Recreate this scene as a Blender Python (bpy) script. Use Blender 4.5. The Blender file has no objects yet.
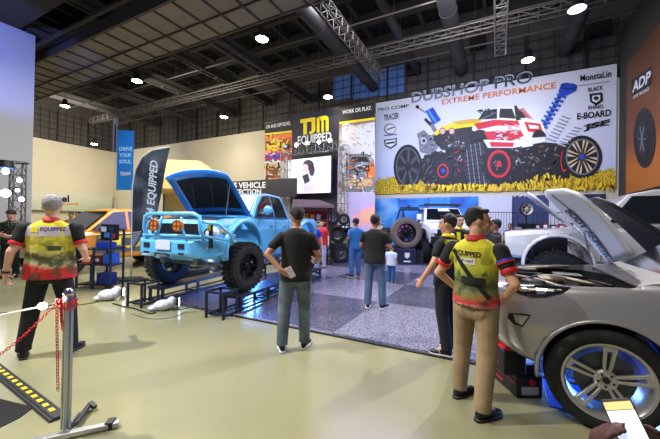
import bpy, bmesh, math, random
from mathutils import Vector, Matrix, Euler
from mathutils.bvhtree import BVHTree
random.seed(7)
S = bpy.context.scene
COL = S.collection
PI = math.pi
V = Vector
# ---------------------------------------------------------------- camera
FPX = 320.0
CAMZ = 1.55
YAW = math.radians(27.5)
F0 = V((-math.sin(YAW), math.cos(YAW), 0)); R0 = V((math.cos(YAW), math.sin(YAW), 0)); U0 = V((0, 0, 1))
pit = math.atan(2.5 / FPX); rol = math.atan(0.017)
FW = (F0 * math.cos(pit) + U0 * math.sin(pit)).normalized()
UP1 = (U0 * math.cos(pit) - F0 * math.sin(pit)).normalized()
UC = UP1 * math.cos(rol) - R0 * math.sin(rol)
RC = R0 * math.cos(rol) + UP1 * math.sin(rol)
cam = bpy.data.cameras.new('camera'); camo = bpy.data.objects.new('camera', cam); COL.objects.link(camo)
camo.matrix_world = Matrix(((RC.x, UC.x, -FW.x, 0), (RC.y, UC.y, -FW.y, 0), (RC.z, UC.z, -FW.z, CAMZ), (0, 0, 0, 1)))
cam.sensor_width = 36; cam.lens = FPX * 36 / 660; cam.clip_start = 0.05; cam.clip_end = 200
S.camera = camo
CO = V((0, 0, CAMZ))
# ---------------------------------------------------------------- world, exposure
S.view_settings.view_transform = 'Standard'; S.view_settings.look = 'None'
S.view_settings.exposure = -0.12; S.view_settings.gamma = 1; S.view_settings.use_curve_mapping = False
wd = bpy.data.worlds.new('world'); S.world = wd; wd.use_nodes = True
wd.node_tree.nodes['Background'].inputs[0].default_value = (0.60, 0.66, 0.92, 1)
wd.node_tree.nodes['Background'].inputs[1].default_value = 0.20

def light(kind, name, loc, target, energy, color, size=1.0, spot=60, blend=0.5):
    l = bpy.data.lights.new(name, kind); o = bpy.data.objects.new(name, l); COL.objects.link(o)
    o.location = loc; l.energy = energy; l.color = color
    d = V(target) - V(loc); o.rotation_euler = d.to_track_quat('-Z', 'Y').to_euler()
    if kind == 'AREA': l.size = size
    else: l.shadow_soft_size = size
    if kind == 'SPOT': l.spot_size = math.radians(spot); l.spot_blend = blend
    return o
WARM = (1, .93, .78)
# house lights of the hall: big soft pools, the stage rigs of the booths, and some added fill lights
light('AREA', 'house_light_front', (-2, -1.5, 9.5), (-1.5, 3, 0), 470, WARM, 4)
light('AREA', 'house_light_left', (-9.5, 5.6, 8.2), (-9, 6, 0), 1000, WARM, 4)
light('AREA', 'house_light_middle', (-4, 8.5, 9.4), (-4, 9, 0), 900, (.93, .93, 1), 4)
light('AREA', 'banner_wash', (-1, 10.5, 8.2), (-1.0, 17, 4.5), 300, (.95, .95, 1), 3)
light('AREA', 'left_wall_fill', (-24, 10, 7.4), (-32, 12, 3.5), 900, (1, .93, .80), 4)  # fill without a fixture, added to brighten the left wall
light('AREA', 'truck_side_fill', (-.6, 5.2, 5.4), (-4.4, 6.2, 1.2), 160, (.85, .95, 1), 1.2)  # added fill that lifts the pickup's near side, no lamp stands here
light('AREA', 'wall_wash', (-16, 9.5, 7.2), (-16, 17, 3.0), 620, (1, .93, .80), 4)
light('SPOT', 'left_rig_light', (-6.3, -.2, 7.0), (-4.0, 1.9, 0.6), 3200, (1, .96, .88), 0.07, 62)
light('SPOT', 'booth_light', (1.6, 9.6, 6.8), (-.6, 3.4, 0), 2100, (1, .95, .90), 0.10, 58)
light('AREA', 'blue_booth_wash', (-1.6, 11.5, 6.0), (-1.5, 16.8, 1.2), 330, (.22, .38, 1), 3.5)
light('AREA', 'violet_floor_wash', (-3.4, 10, 6.8), (-3.4, 9, 0), 420, (.55, .45, 1), 5)
light('AREA', 'truck_front_blue', (-5.0, 1.6, 3.8), (-5.2, 5, 1.2), 70, (.25, .5, 1), .8)
light('POINT', 'silver_car_blue_underglow', (1.3, 4.0, .22), (0, 0, 0), 60, (.10, .30, 1), .12)
light('POINT', 'silver_car_nose_glow', (.35, 4.4, .35), (0, 0, 0), 25, (.15, .35, 1), .12)
light('POINT', 'pickup_blue_underglow', (-5.1, 5.9, .45), (0, 0, 0), 110, (.10, .32, 1), .15)
light('POINT', 'off_roader_blue_fill', (.62, 6.95, .65), (0, 0, 0), 12, (.2, .42, 1), .15)  # blue point added to light the off-roader's dark front wheel
light('SPOT', 'column_blue_light', (-12.5, 1.6, 6.6), (-16.7, 4.8, 8.0), 1500, (.18, .26, 1), .2, 60)

# ---------------------------------------------------------------- pixel helpers (frame 660x439)
def ray(px, py): return FW + RC * ((px - 330) / FPX) - UC * ((py - 219.5) / FPX)
def at(px, py, z=0.0):
    d = ray(px, py); return CO + d * ((z - CAMZ) / d.z)
def onY(px, py, y):
    d = ray(px, py); return CO + d * (y / d.y)
def onX(px, py, x):
    d = ray(px, py); return CO + d * (x / d.x)
def dep(px, py, D):
    d = ray(px, py); return CO + d * (D / d.dot(F0))
def gnd(px, D):
    p = dep(px, 220, D); return V((p.x, p.y, 0))
def onP(px, py, o, n):
    d = ray(px, py); return CO + d * ((V(o) - CO).dot(n) / d.dot(n))
def facing(dx, dy):
    d = R0 * dx + F0 * dy; return math.atan2(d.x, -d.y)

# ---------------------------------------------------------------- materials
def lin(c):
    return tuple(((x / 255) / 12.92 if x / 255 <= .04045 else ((x / 255 + .055) / 1.055) ** 2.4) for x in c) + (1,)
MATS = {}
def M(name, rgb=(128, 128, 128), rough=.5, metal=0.0, emit=0.0, noise=0.0, nscale=8, bump=0.0, bscale=60, coat=0.0, trans=0.0):
    if name in MATS: return MATS[name]
    m = bpy.data.materials.new(name); m.use_nodes = True; MATS[name] = m
    nt = m.node_tree; b = nt.nodes['Principled BSDF']
    b.inputs['Base Color'].default_value = lin(rgb); b.inputs['Roughness'].default_value = rough
    b.inputs['Metallic'].default_value = metal
    if coat: b.inputs['Coat Weight'].default_value = coat; b.inputs['Coat Roughness'].default_value = .06
    if trans: b.inputs['Transmission Weight'].default_value = trans
    if emit:
        b.inputs['Emission Color'].default_value = lin(rgb); b.inputs['Emission Strength'].default_value = emit
    tc = nt.nodes.new('ShaderNodeTexCoord')
    if noise:
        n = nt.nodes.new('ShaderNodeTexNoise'); n.inputs['Scale'].default_value = nscale; n.inputs['Detail'].default_value = 4
        nt.links.new(tc.outputs['Object'], n.inputs['Vector'])
        r = nt.nodes.new('ShaderNodeMapRange'); r.inputs[1].default_value = .3; r.inputs[2].default_value = .7
        r.inputs[3].default_value = 1 - noise; r.inputs[4].default_value = 1 + noise
        nt.links.new(n.outputs['Fac'], r.inputs[0])
        mx = nt.nodes.new('ShaderNodeVectorMath'); mx.operation = 'SCALE'; mx.inputs[0].default_value = lin(rgb)[:3]
        nt.links.new(r.outputs[0], mx.inputs['Scale']); nt.links.new(mx.outputs[0], b.inputs['Base Color'])
    if bump:
        n = nt.nodes.new('ShaderNodeTexNoise'); n.inputs['Scale'].default_value = bscale; n.inputs['Detail'].default_value = 3
        nt.links.new(tc.outputs['Object'], n.inputs['Vector'])
        bp = nt.nodes.new('ShaderNodeBump'); bp.inputs['Strength'].default_value = bump; bp.inputs['Distance'].default_value = .02
        nt.links.new(n.outputs['Fac'], bp.inputs['Height']); nt.links.new(bp.outputs[0], b.inputs['Normal'])
    return m
class NT:
    """small helper for hand made node materials"""
    def __init__(s, name, rough=.5, metal=0, coat=0):
        s.m = bpy.data.materials.new(name); s.m.use_nodes = True; s.t = s.m.node_tree; s.b = s.t.nodes['Principled BSDF']
        s.b.inputs['Roughness'].default_value = rough; s.b.inputs['Metallic'].default_value = metal
        if coat: s.b.inputs['Coat Weight'].default_value = coat
        s.tc = s.t.nodes.new('ShaderNodeTexCoord'); s.vec = s.tc.outputs['Object']; MATS[name] = s.m
    def n(s, typ, **k):
        x = s.t.nodes.new(typ)
        for a, v in k.items(): setattr(x, a, v)
        return x
    def link(s, a, b): s.t.links.new(a, b)
    def noise(s, scale, detail=3, vec=None):
        x = s.n('ShaderNodeTexNoise'); x.inputs['Scale'].default_value = scale; x.inputs['Detail'].default_value = detail
        s.link(vec or s.vec, x.inputs['Vector']); return x.outputs['Fac']
    def ramp(s, fac, stops, const=False):
        x = s.n('ShaderNodeValToRGB'); cr = x.color_ramp
        if const: cr.interpolation = 'CONSTANT'
        while len(cr.elements) < len(stops): cr.elements.new(.5)
        for e, (p, c) in zip(cr.elements, stops): e.position = p; e.color = lin(c)
        s.link(fac, x.inputs[0]); return x.outputs[0]
    def mix(s, fac, a, b):
        x = s.n('ShaderNodeMix', data_type='RGBA')
        if hasattr(fac, 'links'): s.link(fac, x.inputs[0])
        else: x.inputs[0].default_value = fac
        for v, i in ((a, 6), (b, 7)):
            if isinstance(v, tuple): x.inputs[i].default_value = lin(v)
            else: s.link(v, x.inputs[i])
        return x.outputs[2]
    def math(s, op, a, b=None, c=None):
        x = s.n('ShaderNodeMath', operation=op)
        for i, v in enumerate((a, b, c)):
            if v is None: continue
            if isinstance(v, (int, float)): x.inputs[i].default_value = v
            else: s.link(v, x.inputs[i])
        return x.outputs[0]
    def xyz(s):
        x = s.n('ShaderNodeSeparateXYZ'); s.link(s.vec, x.inputs[0]); return x.outputs
    def color(s, c): s.link(c, s.b.inputs['Base Color'])
    def bump(s, h, strength=.3, dist=.02):
        x = s.n('ShaderNodeBump'); x.inputs['Strength'].default_value = strength; x.inputs['Distance'].default_value = dist
        s.link(h, x.inputs['Height']); s.link(x.outputs[0], s.b.inputs['Normal'])

# ---------------------------------------------------------------- mesh builder
class MB:
    def __init__(s): s.bm = bmesh.new(); s.mi = 0; s.mats = []
    def use(s, m):
        if m not in s.mats: s.mats.append(m)
        s.mi = s.mats.index(m); return s
    def face(s, vs):
        try:
            f = s.bm.faces.new(vs); f.material_index = s.mi; return f
        except ValueError: return None
    def poly(s, pts): return s.face([s.bm.verts.new(V(p)) for p in pts])
    def box(s, c, d, rot=None, taper=1.0):
        c = V(c); d = V(d) / 2; R = rot if rot is not None else Matrix.Identity(3)
        if isinstance(R, (int, float)): R = Matrix.Rotation(R, 3, 'Z')
        vs = []
        for z in (-1, 1):
            t = taper if z > 0 else 1
            for x, y in ((-1, -1), (1, -1), (1, 1), (-1, 1)):
                vs.append(s.bm.verts.new(c + R @ V((x * d.x * t, y * d.y * t, z * d.z))))
        for q in ((3, 2, 1, 0), (4, 5, 6, 7), (0, 1, 5, 4), (1, 2, 6, 5), (2, 3, 7, 6), (3, 0, 4, 7)): s.face([vs[i] for i in q])
        return s
    def box2(s, a, b): a = V(a); b = V(b); return s.box((a + b) / 2, [abs(x) for x in (b - a)])
    def bar(s, p0, p1, w, h=None, up=(0, 0, 1)):
        p0 = V(p0); p1 = V(p1); h = h or w; d = p1 - p0; L = d.length
        if L < 1e-6: return s
        d.normalize(); u = V(up)
        if abs(d.dot(u)) > .98: u = V((1, 0, 0))
        x = d.cross(u).normalized(); z = x.cross(d)
        R = Matrix((x, d, z)).transposed()
        return s.box((p0 + p1) / 2, (w, L, h), R)
    def ring(s, c, x, y, rx, ry, n):
        return [s.bm.verts.new(V(c) + V(x) * (math.cos(2 * PI * i / n) * rx) + V(y) * (math.sin(2 * PI * i / n) * ry)) for i in range(n)]
    def join(s, a, b):
        n = len(a)
        for i in range(n): s.face([a[i], a[(i + 1) % n], b[(i + 1) % n], b[i]])
    def cyl(s, p0, p1, r0, r1=None, n=12, caps=True):
        p0 = V(p0); p1 = V(p1); r1 = r0 if r1 is None else r1
        d = (p1 - p0).normalized(); u = V((0, 0, 1)) if abs(d.z) < .9 else V((1, 0, 0))
        x = u.cross(d).normalized(); y = d.cross(x)
        a = s.ring(p0, x, y, r0, r0, n); b = s.ring(p1, x, y, max(r1, 1e-4), max(r1, 1e-4), n); s.join(a, b)
        if caps: s.face(a[::-1]); s.face(b)
        return s
    def tube(s, pts, r, n=8):
        pts = [V(p) for p in pts]; prev = None; x = None
        for i, p in enumerate(pts):
            d = (pts[min(i + 1, len(pts) - 1)] - pts[max(i - 1, 0)]).normalized()
            if x is None:
                u = V((0, 0, 1)) if abs(d.z) < .9 else V((1, 0, 0)); x = u.cross(d).normalized()
            else: x = (x - d * x.dot(d)).normalized()
            y = d.cross(x); rr = r[i] if isinstance(r, (list, tuple)) else r
            k = s.ring(p, x, y, rr, rr, n)
            if prev: s.join(prev, k)
            else: s.face(k[::-1])
            prev = k
        s.face(prev); return s
    def sph(s, c, r, rot=None, n=12):
        c = V(c); r = V((r, r, r)) if isinstance(r, (int, float)) else V(r); R = rot or Matrix.Identity(3)
        m = n // 2 + 1; rows = []
        top = s.bm.verts.new(c + R @ V((0, 0, r.z))); bot = s.bm.verts.new(c + R @ V((0, 0, -r.z)))
        for j in range(1, m):
            t = PI * j / m
            rows.append([s.bm.verts.new(c + R @ V((r.x * math.sin(t) * math.cos(2 * PI * i / n), r.y * math.sin(t) * math.sin(2 * PI * i / n), r.z * math.cos(t)))) for i in range(n)])
        for i in range(n):
            s.face([top, rows[0][i], rows[0][(i + 1) % n]]); s.face([rows[-1][i], bot, rows[-1][(i + 1) % n]])
        for a, b in zip(rows, rows[1:]): s.join(b, a)
        return s
    def cap(s, p0, p1, r0, r1, n=12):
        s.cyl(p0, p1, r0, r1, n); s.sph(p0, r0, n=n); s.sph(p1, r1, n=n); return s
    def lathe(s, prof, c, axis=(0, 0, 1), n=24, close=True):
        """prof: list of (radius, height along the axis)"""
        c = V(c); a = V(axis).normalized(); u = V((0, 0, 1)) if abs(a.z) < .9 else V((1, 0, 0))
        x = u.cross(a).normalized(); y = a.cross(x); prev = first = None
        for r, h in prof:
            k = s.ring(c + a * h, x, y, max(r, 1e-4), max(r, 1e-4), n)
            if prev: s.join(prev, k)
            else: first = k
            prev = k
        if close: s.face(first[::-1]); s.face(prev)
        return s
    def loft(s, secs, caps=True):
        prev = first = None
        for sec in secs:
            k = [s.bm.verts.new(V(p)) for p in sec]
            if prev: s.join(prev, k)
            else: first = k
            prev = k
        if caps: s.face(first[::-1]); s.face(prev)
        return s
    def prism(s, poly, d):
        """poly: list of 3D points, extruded by vector d"""
        d = V(d); a = [s.bm.verts.new(V(p)) for p in poly]; b = [s.bm.verts.new(V(p) + d) for p in poly]
        s.join(a, b); s.face(a[::-1]); s.face(b); return s
    def torus(s, c, R, r, axis=(0, 0, 1), n=24, k=8, arc=1.0):
        a = V(axis).normalized(); u = V((0, 0, 1)) if abs(a.z) < .9 else V((1, 0, 0)); x = u.cross(a).normalized(); y = a.cross(x)
        rings = []
        for i in range(n if arc == 1 else n + 1):
            t = 2 * PI * arc * i / n; d = x * math.cos(t) + y * math.sin(t)
            rings.append(s.ring(V(c) + d * R, d, a, r, r, k))
        for i in range(len(rings) - (0 if arc == 1 else 1)): s.join(rings[i], rings[(i + 1) % len(rings)])
        return s
    def build(s, name, mat=None, parent=None, smooth=False, bevel=0, seg=2, remesh=0, sm=0, subsurf=0, fix=True):
        if fix: bmesh.ops.recalc_face_normals(s.bm, faces=s.bm.faces)
        me = bpy.data.meshes.new(name); s.bm.to_mesh(me); s.bm.free()
        if mat is not None: me.materials.append(mat)
        else:
            for m in s.mats: me.materials.append(m)
        o = bpy.data.objects.new(name, me); COL.objects.link(o)
        if parent is not None: o.parent = parent
        if smooth:
            for p in me.polygons: p.use_smooth = True
        if bevel:
            b = o.modifiers.new('bevel', 'BEVEL'); b.width = bevel; b.segments = seg; b.limit_method = 'ANGLE'; b.angle_limit = .6
            if not smooth:
                for p in me.polygons: p.use_smooth = True
                b.harden_normals = True
        if subsurf:
            b = o.modifiers.new('sub', 'SUBSURF'); b.levels = subsurf; b.render_levels = subsurf
        if remesh:
            r = o.modifiers.new('remesh', 'REMESH'); r.mode = 'VOXEL'; r.voxel_size = remesh; r.use_smooth_shade = True
            if sm:
                q = o.modifiers.new('smooth', 'SMOOTH'); q.factor = .5; q.iterations = sm
        return o
def tag(o, label=None, cat=None, group=None, kind=None):
    if label: o['label'] = label
    if cat: o['category'] = cat
    if group: o['group'] = group
    if kind: o['kind'] = kind
    return o
def thing(name, label, cat, loc=(0, 0, 0), rotz=0, group=None):
    o = bpy.data.objects.new(name, None); COL.objects.link(o); o.location = loc; o.rotation_euler = (0, 0, rotz)
    o.empty_display_size = .1
    return tag(o, label, cat, group)
def struct(mb, name, mat, **k): return tag(mb.build(name, mat, **k), kind='structure')
def copy_tree(o, parent=None):
    kids = [c for c in bpy.data.objects if c.parent == o]
    c = o.copy(); COL.objects.link(c)
    if parent is not None: c.parent = parent
    for ch in kids: copy_tree(ch, c)
    return c
def dup(o, loc=None, rotz=None, label=None, group=None, scale=None):
    c = copy_tree(o)
    if loc is not None: c.location = loc
    if rotz is not None: c.rotation_euler = (0, 0, rotz)
    if label: c['label'] = label
    if group: c['group'] = group
    if scale: c.scale = (scale,) * 3
    return c
def cut(o, cutters):
    """subtract closed meshes from o for good, nothing is left behind"""
    for c in cutters:
        m = o.modifiers.new('cut', 'BOOLEAN'); m.operation = 'DIFFERENCE'; m.object = c; m.solver = 'EXACT'
    bpy.context.view_layer.update()
    dg = bpy.context.evaluated_depsgraph_get(); me = bpy.data.meshes.new_from_object(o.evaluated_get(dg))
    old = o.data; o.modifiers.clear(); o.data = me
    for c in cutters: bpy.data.objects.remove(c)
    return o
def text_mesh(s, bold=.02):
    cu = bpy.data.curves.new('lettering', 'FONT'); cu.body = s; cu.offset = bold; cu.resolution_u = 3
    t = bpy.data.objects.new('lettering', cu); COL.objects.link(t); bpy.context.view_layer.update()
    dg = bpy.context.evaluated_depsgraph_get(); me = bpy.data.meshes.new_from_object(t.evaluated_get(dg))
    bpy.data.objects.remove(t); bpy.data.curves.remove(cu)
    xs = [v.co.x for v in me.vertices]; ys = [v.co.y for v in me.vertices]
    x0, x1, y0, y1 = min(xs), max(xs), min(ys), max(ys)
    for v in me.vertices: v.co = V(((v.co.x - x0) / (x1 - x0), (v.co.y - y0) / (y1 - y0), 0))
    return me
def text_quad(s, BL, BR, TL, mat, parent=None, name='lettering', bold=.02, lift=None, slant=0.0):
    """lettering filling the parallelogram BL, BR, TL"""
    me = text_mesh(s, bold); BL = V(BL); BR = V(BR); TL = V(TL); n = (BR - BL).cross(TL - BL).normalized()
    for v in me.vertices:
        v.co = BL + (BR - BL) * (v.co.x + slant * v.co.y) + (TL - BL) * v.co.y + n * (lift or 0)
    me.materials.clear(); me.materials.append(mat)
    o = bpy.data.objects.new(name, me); COL.objects.link(o)
    if parent is not None:
        bpy.context.view_layer.update(); o.parent = parent; o.matrix_parent_inverse = parent.matrix_world.inverted()
    return o
def wparent(o, parent):
    bpy.context.view_layer.update(); o.parent = parent; o.matrix_parent_inverse = parent.matrix_world.inverted(); return o
def bvh_of(o):
    bpy.context.view_layer.update(); dg = bpy.context.evaluated_depsgraph_get()
    e = o.evaluated_get(dg); me = e.to_mesh(); mw = o.matrix_world
    b = BVHTree.FromPolygons([mw @ v.co for v in me.vertices], [list(p.vertices) for p in me.polygons]); e.to_mesh_clear(); return b
def wrap(me_pts_fn, me, trees, d, off=.004):
    pass
def skin_patch(targets, pts, mat, name, parent, off=.006, cuts=3, d=None):
    """a thin panel cut to the outline pts (pixels) and laid on the surface of targets"""
    trees = [bvh_of(t) for t in targets]; bm = bmesh.new()
    vs = [bm.verts.new((p[0], p[1], 0)) for p in pts]; bm.faces.new(vs)
    bmesh.ops.triangulate(bm, faces=bm.faces)
    for _ in range(cuts):
        bmesh.ops.subdivide_edges(bm, edges=bm.edges, cuts=1, use_grid_fill=True)
        bmesh.ops.triangulate(bm, faces=bm.faces)
    last = 3.0
    for v in bm.verts:
        dd = ray(v.co.x, v.co.y); L = dd.length; dd.normalize(); best = None
        for t in trees:
            h = t.ray_cast(CO, dd)
            if h[0] is not None and (best is None or h[3] < best[3]): best = h
        if best:
            nn = best[1] if best[1].dot(dd) < 0 else -best[1]
            last = best[3]; v.co = best[0] + nn * off
        else: v.co = CO + dd * last
    bmesh.ops.recalc_face_normals(bm, faces=bm.faces)
    me = bpy.data.meshes.new(name); bm.to_mesh(me); bm.free(); me.materials.append(mat)
    for p in me.polygons: p.use_smooth = True
    o = bpy.data.objects.new(name, me); COL.objects.link(o)
    return wparent(o, parent)
def wrap_text(s, target, BL, BR, TL, mat, parent, name='lettering', bold=.02, off=.004):
    """lettering laid on a curved surface: world points BL, BR, TL in front of it"""
    tree = bvh_of(target); me = text_mesh(s, bold); BL = V(BL); BR = V(BR); TL = V(TL)
    n = (BR - BL).cross(TL - BL).normalized()
    for v in me.vertices:
        p = BL + (BR - BL) * v.co.x + (TL - BL) * v.co.y
        h = tree.ray_cast(p + n * .5, -n)
        v.co = (h[0] + n * off) if h[0] is not None else p
    me.materials.clear(); me.materials.append(mat); o = bpy.data.objects.new(name, me); COL.objects.link(o)
    return wparent(o, parent)
def apply_world(parent): bpy.context.view_layer.update()

# common materials
blk = M('black plastic', (18, 18, 20), .45); dblk = M('matt black', (12, 12, 13), .8)
steel = M('steel', (150, 152, 155), .35, .9); chrome = M('chrome', (210, 212, 215), .12, 1)
rubber = M('tyre rubber', (20, 20, 21), .75, bump=.3, bscale=90); white = M('white', (228, 228, 226), .5)
glass = M('dark glass', (14, 20, 24), .08, coat=.5); redm = M('red', (200, 25, 30), .45); yel = M('yellow', (235, 205, 20), .5)
dgrey = M('dark grey steel', (55, 56, 60), .5, .6); bluem = M('blue', (30, 70, 190), .45)
# ================================================================ THE SETTING
YW = 17.2; XL = -31.9; ZW = 7.74
# floor: polished pale concrete with coloured glow reflections
f = NT('polished concrete', .24)
n1 = f.noise(.35, 5); n2 = f.noise(3.2, 4)
c = f.mix(n1, (132, 130, 98), (152, 149, 116)); c = f.mix(f.math('MULTIPLY', n2, .35), c, (120, 118, 88)); f.color(c)
f.link(f.ramp(f.noise(1.3, 4), [(.3, (105, 105, 105)), (.7, (140, 140, 140))]), f.b.inputs['Roughness'])
f.bump(f.noise(5, 2), .04, .01)
b = MB(); b.box2((XL, -8, -.2), (14, YW, 0)); struct(b, 'floor', f.m)
ceil_m = M('ceiling black', (20, 20, 21), .9)
b = MB(); b.box2((XL - .3, -8, 11.6), (14, YW + .3, 11.8)); struct(b, 'ceiling', ceil_m)
cream = M('cream wall', (205, 196, 172), .8, noise=.03, nscale=.4)
up_m = M('upper wall grey', (84, 79, 74), .9, noise=.15, nscale=.5)
b = MB(); b.box2((XL, YW, 0), (14, YW + .25, ZW)); struct(b, 'wall_back', cream)
b = MB(); b.box2((XL - .25, 4, 0), (XL, YW, ZW)); struct(b, 'wall_left', cream)
b = MB(); b.box2((XL, YW + .3, ZW), (14, YW + .5, 11.6)); struct(b, 'wall_back_upper', up_m)
b = MB(); b.box2((XL - .5, 4, ZW), (XL - .3, YW, 11.6)); struct(b, 'wall_left_upper', up_m)
dwall = M('dark side wall', (52, 48, 42), .85)
b = MB(); b.box2((4.45, 10.6, 0), (4.7, YW, 9.6)); struct(b, 'wall_right', dwall)
# pale column wall at the left of the picture
colm = M('column paint', (178, 183, 196), .7)
p = at(33, 36, 8.9)
b = MB(); ye = onX(33.5, 120, -16.7).y
b.box2((-19.5, .5, 0), (-16.7, ye, 8.9)); struct(b, 'column', colm)
b = MB(); b.box2((-19.6, .4, 9.05), (-16.62, ye + .05, 9.2)); b.box2((-16.68, ye - .3, 8.9), (-16.6, ye - .2, 11.5)); b.box2((-19.5, .5, 9.2), (-16.72, ye, 11.5)); struct(b, 'trim_1', M('blue black soffit', (40, 44, 62), .8))
# soffit band below the ceiling with ribs and panel joints
sm_ = NT('soffit panels', .8)
br = sm_.n('ShaderNodeTexBrick'); br.offset = .5
br.inputs['Scale'].default_value = 1.0; br.inputs['Mortar Size'].default_value = .03; br.inputs['Brick Width'].default_value = 1.1; br.inputs['Row Height'].default_value = 1.05
br.inputs['Color1'].default_value = lin((124, 119, 113)); br.inputs['Color2'].default_value = lin((116, 111, 106)); br.inputs['Mortar'].default_value = lin((112, 107, 101))
sm_.link(sm_.vec, br.inputs['Vector']); sm_.color(br.outputs['Color'])
b = MB(); b.box2((-28, 6.6, 8.55), (-2.2, 8.7, 8.9)); struct(b, 'ceiling_soffit', sm_.m)
rib = M('soffit rib', (58, 56, 54), .7)
b = MB()
for i in range(26): b.box2((-27.6 + i * .96, 6.6, 8.50), (-27.54 + i * .96, 8.72, 8.55))
b.box2((-28, 6.5, 8.44), (-2.2, 6.6, 8.92)); b.box2((-28, 7.8, 8.48), (-2.2, 7.84, 8.55)); b.box2((-28, 8.7, 8.5), (-2.2, 8.78, 8.9))
struct(b, 'ceiling_rib', rib)
b = MB(); b.box2((-28, 3.6, 8.9), (-4, 5.4, 9.4)); b.box2((-28, 5.9, 8.5), (-4, 6.0, 8.6)); struct(b, 'ceiling_soffit', M('dark soffit', (44, 43, 42), .9))
# big beams and round ducts running towards the back wall
bm_ = M('dark beam', (66, 62, 60), .75); dm_ = M('duct grey', (50, 48, 51), .7, .1)
for x, z, w in ((-25.5, 9.3, .35), (-21, 9.2, .4), (-16.8, 9.0, .45), (-13.7, 9.3, .35), (-10.6, 9.0, .5)):
    b = MB(); b.box2((x - w / 2, 3, z), (x - w / 2 + .07, YW, z + .5)); b.box2((x + w / 2 - .07, 3, z), (x + w / 2, YW, z + .5)); b.box2((x - w / 2, 3, z + .18), (x + w / 2, YW, z + .24))
    for k in range(14): b.box2((x - w / 2, 3.5 + k, z), (x + w / 2, 3.56 + k, z + .05))
    struct(b, 'ceiling_beam', bm_)
for x, z, r in ((-6.3, 9.25, .27), (-1.65, 9.3, .30), (2.6, 9.3, .28), (5.6, 9.3, .28), (-3.9, 9.8, .18)):
    b = MB(); b.cyl((x, 8.8 if x < -2 else 2, z), (x, YW, z), r, n=20)
    for k in range(6): b.cyl((x, 9.6 + k * 1.25, z), (x, 9.66 + k * 1.25, z), r + .025, n=20)
    struct(b, 'ceiling_duct', dm_, smooth=False)
pipe = M('pipe grey', (88, 84, 80), .5, .4)
b = MB()
for y, z in ((8.9, 9.3), (11.6, 9.4), (15.2, 9.35), (13.9, 9.7)): b.cyl((-29, y, z), (6, y, z), .035, n=6)
for i in range(20): b.cyl((-28 + i * 1.75, 15.2, 9.35), (-28 + i * 1.75, 15.2, 11.6), .012, n=5); b.cyl((-28 + i * 1.75, 11.6, 9.4), (-28 + i * 1.75, 11.6, 11.6), .012, n=5)
struct(b, 'ceiling_pipe', pipe)
b = MB()
for i in range(26): b.box2((-29 + i * 1.35, 3, 11.2), (-28.85 + i * 1.35, YW, 11.5))
for i in range(7): b.box2((-30, 4 + i * 2, 10.9), (8, 4.25 + i * 2, 11.4))
struct(b, 'ceiling_joist', M('joist', (52, 49, 47), .85))
# open metal grid above the walls, bluish clerestory glass behind it
gm = M('grid bars', (38, 36, 35), .7)
def gridmesh(fn, L, z0, z1):
    b = MB()
    for i in range(int(L / .55) + 1): b.bar(fn(i * .55, z0), fn(i * .55, z1), .03 if i % 4 else .09)
    for z in (z0 + .05, z0 + .5, z0 + .95, z0 + 1.4, z0 + 1.85, z0 + 2.3): b.bar(fn(0, z), fn(L, z), .03)
    return b
struct(gridmesh(lambda s, z: (XL + s, YW + .05, z), 40, ZW, 10.3), 'wall_grid_back', gm)
struct(gridmesh(lambda s, z: (XL + .05, 4 + s, z), 13, ZW, 10.3), 'wall_grid_left', gm)
def win(n, px0, px1, pyt, pyb):
    a = onY(px0, pyt, YW + .28); c_ = onY(px1, pyb, YW + .28)
    b = MB(); b.box2((a.x, YW + .24, c_.z), (c_.x, YW + .29, a.z)); o = struct(b, 'window_%d' % n, M('dusk window glass', (70, 96, 150), .3, emit=.35)); return o
win(1, 334, 353, 78, 97); win(2, 354.5, 379, 72, 95); win(3, 380.5, 404, 70, 92)
b = MB()
for px, py in ((478, 44), (414, 70), (600, 30)):
    q = onY(px, py, YW + .1); b.box((q.x, YW + .05, q.z), (.7, .3, .55))
struct(b, 'wall_vent', M('vent dark', (22, 22, 24), .8))

# speckled rubber mat of the booth, lighter and darker squares
m = NT('speckled mat', .42)
ch = m.n('ShaderNodeTexChecker'); ch.inputs['Scale'].default_value = 1 / 2.0; m.link(m.vec, ch.inputs['Vector'])
x, y, z = m.xyz()
sp = m.noise(60, 2); sp2 = m.noise(24, 2)
spk = m.ramp(sp, [(.45, (0, 0, 0)), (.6, (255, 255, 255))])
dark = m.mix(spk, (40, 42, 60), (104, 106, 128)); lite = m.mix(spk, (84, 84, 106), (150, 150, 170))
m.color(m.mix(ch.outputs['Fac'], dark, lite)); m.bump(sp, .25, .01)
m.link(m.ramp(sp2, [(.35, (80, 80, 80)), (.65, (130, 130, 130))]), m.b.inputs['Roughness'])
mat = thing('floor_mat', 'large grey speckled rubber mat with lighter and darker squares under the booth', 'mat')
b = MB(); b.box2((-5.9, 3.93, 0.0), (6.5, 13.6, .012)); b.build('mat_surface', m.m, mat)
b = MB(); b.box2((-5.9, 3.885, 0), (6.5, 3.93, .014)); b.build('edge_strip', dblk, mat)
mb_ = NT('blue vinyl', .3); mb_.color(mb_.mix(mb_.ramp(mb_.noise(70, 2), [(.5, (0, 0, 0)), (.62, (255, 255, 255))]), (18, 70, 190), (90, 140, 235)))
b = MB(); b.box2((.42, 3.32, .0), (5.2, 3.87, .012)); tag(b.build('blue_floor_panel', mb_.m), 'blue speckled floor panel under the silver vehicle at the right', 'mat')

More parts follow.
